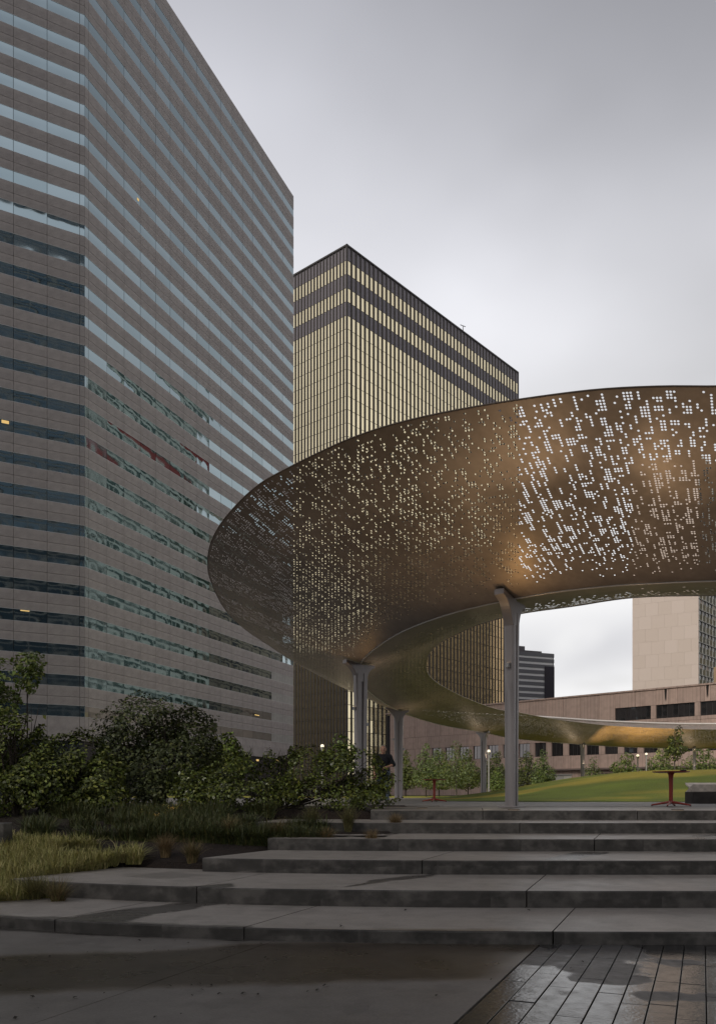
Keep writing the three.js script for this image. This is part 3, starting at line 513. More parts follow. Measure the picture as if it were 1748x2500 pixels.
// one perforated panel of a ruled surface: cells of the grid are solid or carry a round hole
function perforated(surf, a0, a1, v0, v1, nu, nv, open, sides) {
  const pos = [], uv = [], idx = [];
  const pt = (i, j) => { const u = i / nu, v = j / nv, a = mixn(a0, a1, u), vv = mixn(v0, v1, v), p = surf(a, vv); pos.push(p.x, p.y, p.z); uv.push(u * (nu * 0.057), vv * 4.5); return pos.length / 3 - 1; };
  // bilinear inside a coarse lattice keeps this quick
  const grid = []; for (let j = 0; j <= nv; j++) { grid.push([]); for (let i = 0; i <= nu; i++) grid[j].push(pt(i, j)); }
  const mixP = (A, Bq, C, Dq, s, t) => { const k = pos.length / 3; for (let q = 0; q < 3; q++) pos.push((pos[3 * A + q] * (1 - s) + pos[3 * Bq + q] * s) * (1 - t) + (pos[3 * Dq + q] * (1 - s) + pos[3 * C + q] * s) * t); uv.push((uv[2 * A] * (1 - s) + uv[2 * Bq] * s) * (1 - t) + (uv[2 * Dq] * (1 - s) + uv[2 * C] * s) * t, (uv[2 * A + 1] * (1 - s) + uv[2 * Bq + 1] * s) * (1 - t) + (uv[2 * Dq + 1] * (1 - s) + uv[2 * C + 1] * s) * t); return k; };
  for (let j = 0; j < nv; j++) for (let i = 0; i < nu; i++) {
    const A = grid[j][i], Bq = grid[j][i + 1], C = grid[j + 1][i + 1], Dq = grid[j + 1][i], rr = open(i, j);
    if (!rr) { idx.push(A, Bq, C, A, C, Dq); continue; }
    const ring = []; for (let k = 0; k < sides; k++) { const t = (k - (sides / 4 - 1) / 2) / sides * 2 * Math.PI - 0.75 * Math.PI; ring.push(mixP(A, Bq, C, Dq, 0.5 + rr * Math.cos(t), 0.5 + rr * Math.sin(t))); }
    const corner = [A, Bq, C, Dq], q = sides / 4;
    for (let k = 0; k < 4; k++) { const c = corner[k], nx = corner[(k + 1) % 4]; for (let m = 0; m < q - 1; m++) idx.push(c, ring[(k * q + m + 1) % sides], ring[(k * q + m) % sides]); idx.push(c, nx, ring[(k * q + q - 1) % sides]); idx.push(nx, ring[(k * q + q) % sides], ring[(k * q + q - 1) % sides]); }
  }
  const g = new THREE.BufferGeometry(); g.setAttribute('position', new THREE.Float32BufferAttribute(pos, 3)); g.setAttribute('uv', new THREE.Float32BufferAttribute(uv, 2)); g.setIndex(idx); g.computeVertexNormals(); return g;
}
{
  const r = rngOf(77);
  // code-like motifs three holes wide: dots, bars, hooks
  const ROWS = [[1, 1, 1], [1, 1, 1], [1, 1, 1], [1, 0, 0], [0, 0, 1], [1, 0, 0], [0, 0, 1], [0, 1, 0], [1, 1, 0], [0, 1, 1], [1, 0, 1], [0, 0, 0]];
  // stations round the ring: narrow columns where the photograph looks closely, wider ones elsewhere
  const aStart = angOf(7.6, 12.2), aFine = angOf(1.2, 54), aFull = aStart - 2 * Math.PI;
  const st = [aStart]; { let a = aStart; const down = -1; while (a > aFull + 1e-3) { const fine = a > aFine - (0); const step = fine ? 0.67 : 2.6; const p = rimAt(a), q = rimAt(a + down * 0.002), sp = p.distanceTo(q) / 0.002; a = Math.max(aFull, a + down * step / sp); st.push(a); } }
  let n = 0;
  for (let c = 0; c + 1 < st.length; c++) {
    const a0 = st[c], a1 = st[c + 1], far = rimAt((a0 + a1) / 2).distanceTo(camera.position), rw = rimAt(a0).distanceTo(rimAt(a1));
    const fine = rw < 1.2, inView = rimAt(a0).z > -58;
    if (fine && far < 34) { const pts = []; for (let q = 0; q <= 6; q++) { const p = wing(a0, q / 6); p.y -= 0.004; pts.push(p); } part('seam', tube(pts, 0.014, 6, 4), CM.seam, canopy); }
    // staggered joints down the wing
    const sh = [0.0, 0.085, -0.07, 0.04][c % 4];
    const cuts = fine ? [0, 0.30 + sh, 0.60 + sh, 1] : [0, 1];
    const cell = far < 24 ? 0.052 : far < 36 ? 0.062 : 0.09;
    for (let k = 0; k + 1 < cuts.length; k++) {
      const nu = Math.max(4, Math.round(Math.min(rw, 3) / cell / 4) * 4), L = keelAt(a0).distanceTo(rimAt(a0)), nv = Math.max(6, Math.round((cuts[k + 1] - cuts[k]) * L / cell));
      // fill the motif sheet
      const on = new Uint8Array(nu * nv);
      for (let s = 0; s * 4 < nu; s++) { let j = 1, dens = r(); while (j < nv - 1) { const run = 1 + Math.floor(r() * 3), row = ROWS[Math.floor(r() * ROWS.length)]; const vv = mixn(cuts[k], cuts[k + 1], j / nv), dense = sstep(0.03, 0.26, vv) * (0.96 + 0.2 * dens) * (far > 17 && fine ? 1.5 : fine ? 1.15 : 0.8); for (let q = 0; q < run && j < nv - 1; q++, j++) for (let w = 0; w < 3; w++) { const i = s * 4 + w + (r() < 0.04 ? 1 : 0); if (i < nu - 0 && row[w] && r() < dense) on[j * nu + i] = 1; } if (r() < 0.3) j++; } }
      const rad = far < 24 ? 0.37 : 0.40;
      const g = perforated(wing, a0, a1, cuts[k], cuts[k + 1], nu, nv, (i, j) => on[j * nu + i] ? rad : 0, far < 30 ? 8 : 4);
      part('perforated_panel', g, CM.sheet, canopy); n++;
      if (fine && k > 0 && far < 40) { // the seam flange between two panels
        const pts = []; for (let q = 0; q <= 3; q++) { const p = wing(mixn(a0, a1, q / 3), cuts[k]); p.y -= 0.006; pts.push(p); }
        part('seam', tube(pts, 0.016, 3, 4), CM.seam, canopy);
      }
    }
  }
  // inner flange
  let a = aStart; const fl = [a]; while (a > aFull + 1e-3) { const p = innerAt(a), q = innerAt(a - 0.002), sp = p.distanceTo(q) / 0.002; a = Math.max(aFull, a - 2.2 / sp); fl.push(a); }
  for (let c = 0; c + 1 < fl.length; c++) {
    const a0 = fl[c], a1 = fl[c + 1], rw = innerAt(a0).distanceTo(innerAt(a1)), L = keelAt(a0).distanceTo(innerAt(a0)), cell = 0.09, nu = Math.max(6, Math.round(rw / cell)), nv = Math.max(6, Math.round(L / cell));
    const g = perforated(flange, a0, a1, 0, 1, nu, nv, (i, j) => { const v = j / nv; return r() < 0.5 * sstep(0.1, 0.7, v) && i > 0 && j > 1 && j < nv - 1 ? 0.33 : 0; }, 4);
    part('inner_panel', g, CM.inner, canopy);
  }
  const loop = (fn, n, dy) => { const o = []; for (let i = 0; i < n; i++) { const p = fn(-Math.PI + i / n * 2 * Math.PI); p.y += dy; o.push(p); } return o; };
  part('keel_trim', tube(loop(keelAt, 260, -0.012), 0.019, 900, 6, true), CM.trim, canopy);
  part('rim_trim', tube(loop(rimAt, 260, 0.01), 0.016, 900, 6, true), CM.seam, canopy);
  part('inner_rim_trim', tube(loop(innerAt, 260, 0.0), 0.022, 900, 6, true), CM.inner, canopy);
  // pale upstand along the far lip
  const lipPts = []; for (let i = 0; i <= 60; i++) { const p = rimAt(mixn(angOf(5, 60.5), angOf(40, 80), i / 60)); p.y += 0.08; lipPts.push(p); }
  part('rim_upstand', tube(lipPts, 0.09, 120, 6), mat(0.75, 0.7, 0.64, { roughness: 0.4 }), canopy);
}
// columns: grooved tapering shaft and a forked head that takes the fold of the canopy
{
  const steel = mat(0.29, 0.27, 0.275, { metalness: 0.35, roughness: 0.42 }), glow = mat(0.2, 0.2, 0.2); glow.emissive.setRGB(1.0, 0.62, 0.25);
  const housing = mat(0.4, 0.4, 0.4, { roughness: 0.4, metalness: 0.4 });
  const cols = [['slim grey canopy column standing at the head of the steps', 3.30, 18.0], ['broad looking grey column rising out of the hedge', 0.08, 27.0], ['grey column beside the man in dark clothes', 2.03, 42], ['grey column on the grass edge beside a lamp post', 8.5, 57], ['grey column behind the crest of the grass mound', 18.9, 70.6], ['grey column behind the mound near the young tree', 30.6, 76.4], [null, 46, 71], [null, 54.2, 50], [null, 46, 28], [null, 20, 16.0]];
  cols.forEach(([label, x, d], ci) => {
    const ang = angOf(x, d), k = keelAt(ang), out = rimAt(ang).sub(k), inn = innerAt(ang).sub(k), base = d > 40 && x < 40 ? 0.93 : 0.93, H = k.y - base - 0.02;
    if (!label) return;
    const turn = Math.atan2(-out.z, out.x);                                  // local x outwards
    const t = thing('canopy_column', label, 'column', [k.x, base, k.z], turn, 'columns of the ring canopy');
    // cross section: two flats with a groove down the middle of each broad side
    const sec = (w, q) => [[-w, -q * .55], [-w * .8, -q], [-w * .24, -q], [-w * .12, -q * .55], [w * .12, -q * .55], [w * .24, -q], [w * .8, -q], [w, -q * .55], [w, q * .55], [w * .8, q], [w * .24, q], [w * .12, q * .55], [-w * .12, q * .55], [-w * .24, q], [-w * .8, q], [-w, q * .55]];
    const pos = [], idx = [], lev = 12, n = 16;
    for (let j = 0; j <= lev; j++) { const v = j / lev, w = (ci ? 0.2 : 0.125) + 0.04 * v * v, q = 0.105 + 0.015 * v; for (const [a, b] of sec(w, q)) pos.push(a, v * (H - 0.28), b); }
    for (let j = 0; j < lev; j++) for (let i = 0; i < n; i++) { const a = j * n + i, b = j * n + (i + 1) % n; idx.push(a, b, b + n, a, b + n, a + n); }
    let g = new THREE.BufferGeometry(); g.setAttribute('position', new THREE.Float32BufferAttribute(pos, 3)); g.setIndex(idx); g = toCreasedNormals(g, 0.5); 
    part('shaft', metres(g), steel, t);
    part('base_plate', at(rbox(0.5, 0.03, 0.42, 0.008), 0, 0.015, 0), steel, t);
    const arm = (reach, rise, sgn, wdt) => {
      const s = new THREE.Shape(), e = reach * sgn, tipY = H + rise - 0.05;
      s.moveTo(-0.02 * sgn, H - 0.03); s.lineTo(e, tipY); s.lineTo(e * 1.0, tipY - 0.09);
      s.quadraticCurveTo(0.26 * sgn, H - 0.10, 0.165 * sgn, H - 0.55); s.lineTo(-0.02 * sgn, H - 0.55);
      const q = new THREE.ExtrudeGeometry(s, { depth: wdt, bevelEnabled: true, bevelSize: 0.012, bevelThickness: 0.012, bevelSegments: 1, curveSegments: 10 }); q.translate(0, 0, -wdt / 2); return metres(q);
    };
    const so = out.y / Math.hypot(out.x, out.z), si = inn.y / Math.hypot(inn.x, inn.z), sag = 0.09;
    part('outer_arm', arm(0.62, 0.62 * so - sag * 0.8, 1, 0.2), steel, t); part('inner_arm', arm(0.5, 0.5 * si - sag * 0.8, -1, 0.17), steel, t);
    const lamp = part('uplight', at(new THREE.CylinderGeometry(0.05, 0.05, 0.1, 12), ci ? 0.26 : 0.19, H - 1.42, 0.0), housing, t);
    part('lens', at(new THREE.CircleGeometry(0.042, 12).rotateX(-Math.PI / 2), ci ? 0.26 : 0.19, H - 1.368, 0.0), glow, lamp);
    if (ci) { part('uplight', at(new THREE.CylinderGeometry(0.05, 0.05, 0.1, 12), -0.26, H - 1.9, 0), housing, t); const lens2 = part('lens', at(new THREE.CircleGeometry(0.042, 12).rotateX(-Math.PI / 2), -0.26, H - 1.848, 0), glow, t.children[t.children.length - 1]); const L = new THREE.SpotLight(new THREE.Color().setRGB(1, 0.78, 0.54), 3.2, 0, 1.3, 1, 2); L.name = 'uplight'; L.position.copy(V(-0.3, H - 1.8, 0).applyAxisAngle(V(0, 1, 0), turn).add(t.position)); L.target.position.copy(flange(ang, 0.7)); L.castShadow = true; scene.add(L, L.target); }  // second lamp on the inner side, added to brighten the flange
    const from = V(ci ? 0.26 : 0.19, H - 1.33, 0.0).applyAxisAngle(V(0, 1, 0), turn).add(t.position);
    const aims = ci === 0 ? [[wing(ang + 0.05, 0.5), 2.2, 1.0]] : [[wing(ang + 0.02, 0.5), 1.6, 1.0]];
    for (const [aim, power, cone] of aims) { const L = new THREE.SpotLight(new THREE.Color().setRGB(1, 0.58, 0.22), power, 0, cone, 1, 2); L.name = 'uplight'; L.position.copy(from); L.target.position.copy(aim); L.castShadow = true; scene.add(L, L.target); }
  });
}
// flush uplights in the plaza floor that wash the near side of the ring
{
  const hs = mat(0.1, 0.1, 0.1, { roughness: 0.5 }), gl = mat(0.2, 0.2, 0.2); gl.emissive.setRGB(1, 0.62, 0.25);
  const up = (label, x, d, aims) => {
    const t = thing('floor_uplight', label, 'uplight', [x, 0.932, -d], 0, 'flush uplights in the plaza floor');
    part('housing', at(new THREE.CylinderGeometry(0.11, 0.11, 0.012, 16, 1, true), 0, 0.006, 0), hs, t); part('lens', at(new THREE.CircleGeometry(0.1, 16).rotateX(-Math.PI / 2), 0, 0.008, 0), gl, t);
    for (const [ax, ay, ad, power, cone] of aims) { const L = new THREE.SpotLight(new THREE.Color().setRGB(1, 0.68, 0.38), power, 0, cone, 1, 2); L.name = 'uplight'; L.position.set(x, 0.99, -d); L.target.position.set(ax, ay, -ad); L.castShadow = true; scene.add(L, L.target); }
  };
  up('flush floor uplight at the top step before the column', 2.8, 15.1, [[2.65, 6.85, 13.3, 10, 0.2], [2.4, 6.2, 15.0, 5.5, 0.9]]);
  up('flush floor uplight between the column and the hedge', 1.3, 17.0, [[0.9, 6.2, 16.4, 9, 0.85]]);
  up('flush floor uplight at the top step in line with the red table', 5.7, 15.0, [[5.6, 6.9, 13.0, 19, 0.24], [5.4, 6.2, 14.2, 9, 0.9]]);
}
// ------------------------------------------------------------------ vegetation
// leaf-sized bent quads through the crown's volume; each leaf has its own tone
function leaves(list, count, size, seed, tones, { up = 0.5, aspect = 1.7, shell = 0.55, droop = 0, gap = 0 } = {}) {
  let tries = 0;
  const r = rngOf(seed), pos = new Float32Array(count * 12), nor = new Float32Array(count * 12), col = new Float32Array(count * 12), idx = new Uint32Array(count * 6);
  const vol = list.map((b) => Math.pow(b.r[0] * b.r[1] * b.r[2], 0.72)), tot = vol.reduce((a, b) => a + b, 0);
  const a = V(), b2 = V(), n = V(), p = V();
  for (let i = 0; i < count; i++) {
    let q = r() * tot, k = 0; while (k < vol.length - 1 && q > vol[k]) q -= vol[k++];
    const B = list[k]; do a.set(r() * 2 - 1, r() * 2 - 1, r() * 2 - 1); while (a.lengthSq() > 1 || a.lengthSq() < 0.01);
    const L = a.length(), rad = Math.pow(L, shell) / L; p.copy(a).multiplyScalar(rad);
    const nz = 0.8 + 0.45 * vnoise(p.x * 3 + seed, p.y * 3 + p.z * 4 + k * 5.3); p.multiplyScalar(nz);
    n.copy(p).normalize().multiplyScalar(0.7).add(V(r() - 0.5, (r() - 0.5) + up, r() - 0.5).multiplyScalar(1.5)).normalize();
    p.set(B.c[0] + p.x * B.r[0], B.c[1] + p.y * B.r[1], B.c[2] + p.z * B.r[2]);
    if (gap && vnoise(p.x / gap + 9, p.y / gap + p.z / gap * 0.7 + seed) * 0.5 + vnoise(p.z / gap, p.y / gap - p.x / gap * 0.6 + 40) * 0.5 < 0.46) { i--; if (tries++ > count * 6) break; continue; }
    a.set(r() - 0.5, r() - 0.5 - droop, r() - 0.5).cross(n).normalize(); b2.crossVectors(n, a);
    const s = size * (0.6 + 0.8 * r()), w = s / aspect / 2, bend = s * 0.18;
    const t = tones[Math.floor(r() * tones.length)], br = 0.75 + 0.5 * r();
    const q4 = [p.clone().addScaledVector(a, -s / 2), p.clone().addScaledVector(b2, w).addScaledVector(n, bend), p.clone().addScaledVector(a, s / 2), p.clone().addScaledVector(b2, -w).addScaledVector(n, bend)];
    q4.forEach((v, m) => { pos.set([v.x, v.y, v.z], i * 12 + m * 3); nor.set([n.x, n.y, n.z], i * 12 + m * 3); col.set([t[0] * br, t[1] * br, t[2] * br], i * 12 + m * 3); });
    idx.set([i * 4, i * 4 + 2, i * 4 + 1, i * 4, i * 4 + 3, i * 4 + 2], i * 6);
  }
  const g = new THREE.BufferGeometry(); g.setAttribute('position', new THREE.BufferAttribute(pos, 3)); g.setAttribute('normal', new THREE.BufferAttribute(nor, 3)); g.setAttribute('color', new THREE.BufferAttribute(col, 3)); g.setIndex(new THREE.BufferAttribute(idx, 1)); return g;
}
const leafM = mat(1, 1, 1, { vertexColors: true, roughness: 0.55 }), barkM = mat(0.07, 0.055, 0.042, { roughness: 0.95, map: rep(nTex, 3) }), paleBark = mat(0.16, 0.14, 0.115, { roughness: 0.9, map: rep(nTex, 3) });
const softLeaf = mat(1, 1, 1, { vertexColors: true, roughness: 0.7, transmission: 0.35, thickness: 0 });
const DARK = [[0.07, 0.085, 0.024], [0.085, 0.105, 0.025], [0.058, 0.072, 0.024], [0.11, 0.12, 0.028]], MID = [[0.14, 0.185, 0.03], [0.175, 0.21, 0.032], [0.115, 0.155, 0.03], [0.21, 0.225, 0.042]], LIGHT = [[0.19, 0.27, 0.045], [0.16, 0.23, 0.04], [0.24, 0.28, 0.06], [0.12, 0.18, 0.035]], PALE = [[0.26, 0.32, 0.14], [0.20, 0.26, 0.10], [0.15, 0.20, 0.07]];
function stems(r, n, base, spread, top, r0, list) {
  const g = [];
  for (let i = 0; i < n; i++) {
    const an = r() * 6.28, b = V(base[0] + (r() - 0.5) * spread * 0.25, base[1] - 0.05, base[2] + (r() - 0.5) * spread * 0.25), target = list[Math.floor(r() * list.length)], e = V(target.c[0] + (r() - 0.5) * target.r[0], target.c[1] + (r() * 0.4) * target.r[1], target.c[2] + (r() - 0.5) * target.r[2]);
    const m = b.clone().lerp(e, 0.5).add(V((r() - 0.5) * spread * 0.12, top * 0.06, (r() - 0.5) * spread * 0.12));
    g.push(limb(b, m, r0, r0 * 0.65, 5), limb(m, e, r0 * 0.65, r0 * 0.22, 5));
    for (let k = 0; k < 2; k++) g.push(limb(m.clone().lerp(e, 0.2 + 0.5 * r()), e.clone().add(V((r() - 0.5) * target.r[0] * 1.3, (r() - 0.2) * target.r[1], (r() - 0.5) * target.r[2] * 1.3)), r0 * 0.35, r0 * 0.1, 4));
  }
  return g.map((q) => metres(q));
}
function plant(name, label, cat, base, list, { count = 6000, size = 0.08, seed = 1, tones = MID, nStem = 4, r0 = 0.03, m = leafM, bark = barkM, group, lead, leafOpt } = {}) {
  const t = thing(name, label, cat, base, 0, group), r = rngOf(seed * 31 + 7), rel = list.map((b) => ({ c: [b.c[0] - base[0], b.c[1] - base[1], b.c[2] - base[2]], r: b.r }));
  const top = Math.max(...rel.map((b) => b.c[1] + b.r[1]));
  const wood = lead ? [limb(V(0, -0.1, 0), V(0, top * 0.94, 0), r0, r0 * 0.2, 7)].map((q) => metres(q)).concat(stems(r, nStem, [0, top * 0.25, 0], 0.3, top, r0 * 0.45, rel)) : stems(r, nStem, [0, 0, 0], top * 0.6, top, r0, rel);
  part(/tree/.test(name) ? 'trunk' : 'stem', wood, bark, t);
  part(/tree/.test(name) ? 'crown' : 'foliage', leaves(rel, count, size, seed, tones, leafOpt), m, t);
  return t;
}
// blobs given by photo column, row, width and height at a distance
const blob = (px, py, w, h, d, dz = 1) => ({ c: [X(px, d), Y(py, d), -d], r: [w / 2 / F * d, h / 2 / F * d, w / 2 / F * d * dz] });
const foot = (px, d, y) => [X(px, d), y ?? bedH(X(px, d), d), -d];
{
  // shrubs and trees of the bed beside the steps
  plant('shrub_tree', 'large dark rounded many stemmed tree in the bed before the granite tower', 'tree', foot(385, 17), [blob(385, 1765, 250, 140, 17), blob(330, 1800, 190, 150, 17.3), blob(450, 1790, 170, 170, 16.8), blob(395, 1860, 300, 170, 17), blob(290, 1850, 120, 140, 17), blob(500, 1870, 120, 150, 17), blob(400, 1930, 280, 110, 16.6)], { count: 15000, size: 0.075, seed: 3, leafOpt: { gap: 0.34, shell: 0.6 }, tones: DARK.concat([[0.05, 0.065, 0.02], [0.045, 0.06, 0.02]]), nStem: 9, r0: 0.035 });
  plant('loose_tree', 'small light green loose leaved tree beside the dark shrubs', 'tree', foot(30, 15.5), [blob(70, 1620, 80, 60, 15.5), blob(85, 1665, 62, 70, 15.5), blob(15, 1650, 90, 110, 15.5), blob(-60, 1660, 120, 130, 15.5), blob(20, 1720, 90, 70, 15.6), blob(85, 1738, 70, 32, 15.5)], { count: 2300, size: 0.085, seed: 4, tones: LIGHT.concat(MID), nStem: 8, r0: 0.022, m: softLeaf, leafOpt: { shell: 0.7, gap: 0.3 } });
  plant('shrub', 'dark broad shrub under the light loose leaved tree', 'shrub', foot(40, 15), [blob(30, 1830, 190, 150, 15), blob(90, 1900, 180, 150, 15), blob(-20, 1920, 200, 200, 15), blob(40, 1780, 130, 70, 15.2)], { count: 8500, size: 0.075, seed: 5, tones: DARK.concat(MID), leafOpt: { gap: 0.32 }, nStem: 8 });
  plant('shrub', 'dark spreading shrub between the loose tree and the big rounded tree', 'shrub', foot(200, 15.6), [blob(190, 1835, 150, 110, 15.6), blob(220, 1900, 180, 140, 15.5), blob(150, 1930, 160, 130, 15.3), blob(240, 1950, 170, 90, 15.3)], { count: 8000, size: 0.075, seed: 6, tones: DARK.concat(MID), leafOpt: { gap: 0.32 }, nStem: 8 });
  plant('shrub', 'bright green upright shrub at the edge of the big dark tree', 'shrub', foot(560, 19, 0.93), [blob(556, 1830, 60, 80, 19), blob(570, 1870, 80, 80, 19)], { count: 1800, size: 0.09, seed: 7, tones: LIGHT.concat(MID), nStem: 4 });
  const H = [[470, 1905, 130, 110, 15.4], [560, 1895, 150, 120, 15.6], [650, 1885, 150, 120, 15.8], [740, 1880, 150, 125, 15.9], [820, 1885, 140, 130, 16.0], [890, 1895, 110, 130, 16.1], [930, 1925, 90, 80, 16.1], [600, 1940, 260, 80, 15.5], [800, 1945, 260, 80, 15.9], [505, 1940, 160, 90, 15.3], [905, 1945, 130, 60, 16], [850, 1870, 70, 80, 16], [700, 1850, 60, 50, 16]];
  plant('glossy_hedge', 'loose green hedge of glossy leaves along the plaza beside the column', 'hedge', foot(690, 15.8), H.map((h) => blob(...h, 0.8)), { count: 17000, size: 0.06, seed: 8, leafOpt: { gap: 0.24 }, tones: MID.concat(DARK, [[0.10, 0.12, 0.03]]), nStem: 46, r0: 0.012, m: mat(1, 1, 1, { vertexColors: true, roughness: 0.35 }) });
  plant('sapling', 'young pale leaved sapling standing above the hedge by the lamp post', 'tree', foot(830, 19, 0.93), [blob(830, 1812, 40, 40, 19), blob(850, 1838, 60, 44, 19), blob(800, 1843, 44, 22, 19), blob(835, 1868, 80, 40, 19)], { count: 520, size: 0.10, seed: 9, tones: PALE.concat(LIGHT), nStem: 5, r0: 0.015, lead: true });
  // grasses: uncountable
  const blades = (zone, count, len, seed, tones, lean, hF = bedH) => {
    const r = rngOf(seed), pos = [], col = [], nor = [];
    let n = 0, guard = 0;
    while (n < count && guard++ < count * 30) {
      const px = r() * 900 - 100, d = 7.6 + r() * 8.2, x = X(px, d); if (!zone(px, d, x)) continue; n++;
      let y = hF(x, d); const an = r() * 6.28, L = len * (0.5 + 0.8 * r()), cl = 0.1 + lean * r(), w = 0.0035 + 0.004 * r(), t = tones[Math.floor(r() * tones.length)], b = 0.7 + 0.6 * r();
      const dx = Math.cos(an), dz = Math.sin(an), P = (s, q) => [x + dx * cl * L * s * s * 1.2 + q * -dz * w, y - 0.02 + L * (s - 0.35 * cl * s * s), -d + dz * cl * L * s * s * 1.2 + q * dx * w];
      const rows = [[P(0, -1), P(0, 1)], [P(0.5, -0.9), P(0.5, 0.9)], [P(1, -0.1), P(1, 0.1)]];
      for (let k = 0; k < 2; k++) { pos.push(...rows[k][0], ...rows[k][1], ...rows[k + 1][1], ...rows[k][0], ...rows[k + 1][1], ...rows[k + 1][0]); for (let m = 0; m < 6; m++) { col.push(t[0] * b, t[1] * b, t[2] * b); } }
    }
    const g = new THREE.BufferGeometry(); g.setAttribute('position', new THREE.Float32BufferAttribute(pos, 3)); g.setAttribute('color', new THREE.Float32BufferAttribute(col, 3)); g.computeVertexNormals(); return g;
  };
  const clump = (x, d, s) => fbm(x * s, d * s, 3);
  const gy = part('grass', blades((px, d, x) => x < -1.9 && offSlabs(x, d) > 0.03 && d < 12.2 - 0.35 * (x + 5) && (d > 9.0 || x < -3.4) && px < 345 && clump(x, d, 1.6) > 0.36, 30000, 0.23, 51, [[0.42, 0.38, 0.14], [0.33, 0.32, 0.11], [0.50, 0.43, 0.20], [0.24, 0.25, 0.08]], 1.35), mat(1, 1, 1, { vertexColors: true, roughness: 0.8 }), scene);
  gy.userData = { kind: 'stuff', label: 'yellow green feathery grass beside the lower steps', category: 'grass' };
  const gd = part('grass', blades((px, d, x) => offSlabs(x, d) > 0.05 && d > 11.3 && d < 15 && px > 60 && px < 800 && d > 12.6 - (px - 60) * 0.0012 && clump(x, d, 1.4) > 0.42, 30000, 0.27, 52, [[0.07, 0.09, 0.026], [0.09, 0.11, 0.03], [0.12, 0.11, 0.035], [0.05, 0.065, 0.022]], 1.0), leafM, scene); gd.name = 'grass_001';
  gd.userData = { kind: 'stuff', label: 'dark green fine grass under the shrubs', category: 'grass' };
  // straw coloured tufts, each its own plant
  const tuft = (label, px, d, h, spread, tones, seed) => {
    const t = thing('grass_tuft', label, 'grass tuft', foot(px, d), 0, 'straw coloured grass tufts on the mulch'), r = rngOf(seed), pos = [], col = [];
    for (let n = 0; n < 420; n++) {
      const an = r() * 6.28, L = h * 1.3 * (0.55 + 0.6 * r()), cl = spread * (0.2 + 0.9 * r()), w = 0.003 + 0.003 * r(), tn = tones[Math.floor(r() * tones.length)], b = 0.7 + 0.6 * r(), ox = (r() - 0.5) * 0.1, oz = (r() - 0.5) * 0.1, dx = Math.cos(an), dz = Math.sin(an);
      const P = (s, q) => [ox + dx * cl * L * s * s - q * dz * w, -0.02 + L * (s - 0.3 * cl * s * s), oz + dz * cl * L * s * s + q * dx * w], rows = [0, 0.4, 0.75, 1].map((s) => [P(s, -1 + s * 0.9), P(s, 1 - s * 0.9)]);
      for (let k = 0; k < 3; k++) { pos.push(...rows[k][0], ...rows[k][1], ...rows[k + 1][1], ...rows[k][0], ...rows[k + 1][1], ...rows[k + 1][0]); for (let m = 0; m < 6; m++) col.push(tn[0] * b, tn[1] * b, tn[2] * b); }
    }
    const g = new THREE.BufferGeometry(); g.setAttribute('position', new THREE.Float32BufferAttribute(pos, 3)); g.setAttribute('color', new THREE.Float32BufferAttribute(col, 3)); g.computeVertexNormals();
    part('foliage', g, mat(1, 1, 1, { vertexColors: true, roughness: 0.85 }), t);
  };
  const STRAW = [[0.22, 0.15, 0.07], [0.28, 0.20, 0.10], [0.16, 0.11, 0.05]], OLIVE = [[0.15, 0.14, 0.05], [0.20, 0.17, 0.07], [0.10, 0.10, 0.035]];
  tuft('olive grass tuft leaning over the end of the second step, the taller of two', 88, 8.9, 0.30, 0.9, OLIVE, 61);
  tuft('olive grass tuft against the front of the second step, with straw tips', 142, 8.75, 0.26, 1.0, OLIVE.concat(STRAW), 62);
  tuft('reddish brown grass tuft beside the yellow feathery grass', 405, 11.2, 0.27, 0.9, STRAW, 63);
  tuft('brown grass tuft close to the end of the third step', 470, 10.9, 0.26, 0.9, STRAW.concat(OLIVE), 64);
  tuft('pale straw grass tuft in mulch before the fifth step', 798, 12.0, 0.22, 0.8, STRAW, 65);
  tuft('thin upright straw tuft at the end of the fourth step', 908, 11.7, 0.22, 0.45, STRAW, 66);
  tuft('round straw tuft on mulch above the fourth step', 965, 13.3, 0.22, 0.8, STRAW, 67);
  tuft('large dull olive tuft in front of the hedge beside the fifth step', 850, 13.1, 0.34, 0.7, OLIVE, 68);
  tuft('dull olive tuft in front of the middle of the hedge', 760, 13.3, 0.32, 0.7, OLIVE, 69);
  tuft('brown tuft in dark grass under the large rounded tree', 560, 12.4, 0.3, 0.8, STRAW.concat(OLIVE), 70);
  tuft('faded tuft between dark grass and the pale straw tuft', 680, 12.2, 0.3, 0.9, OLIVE.concat(STRAW), 71);
}
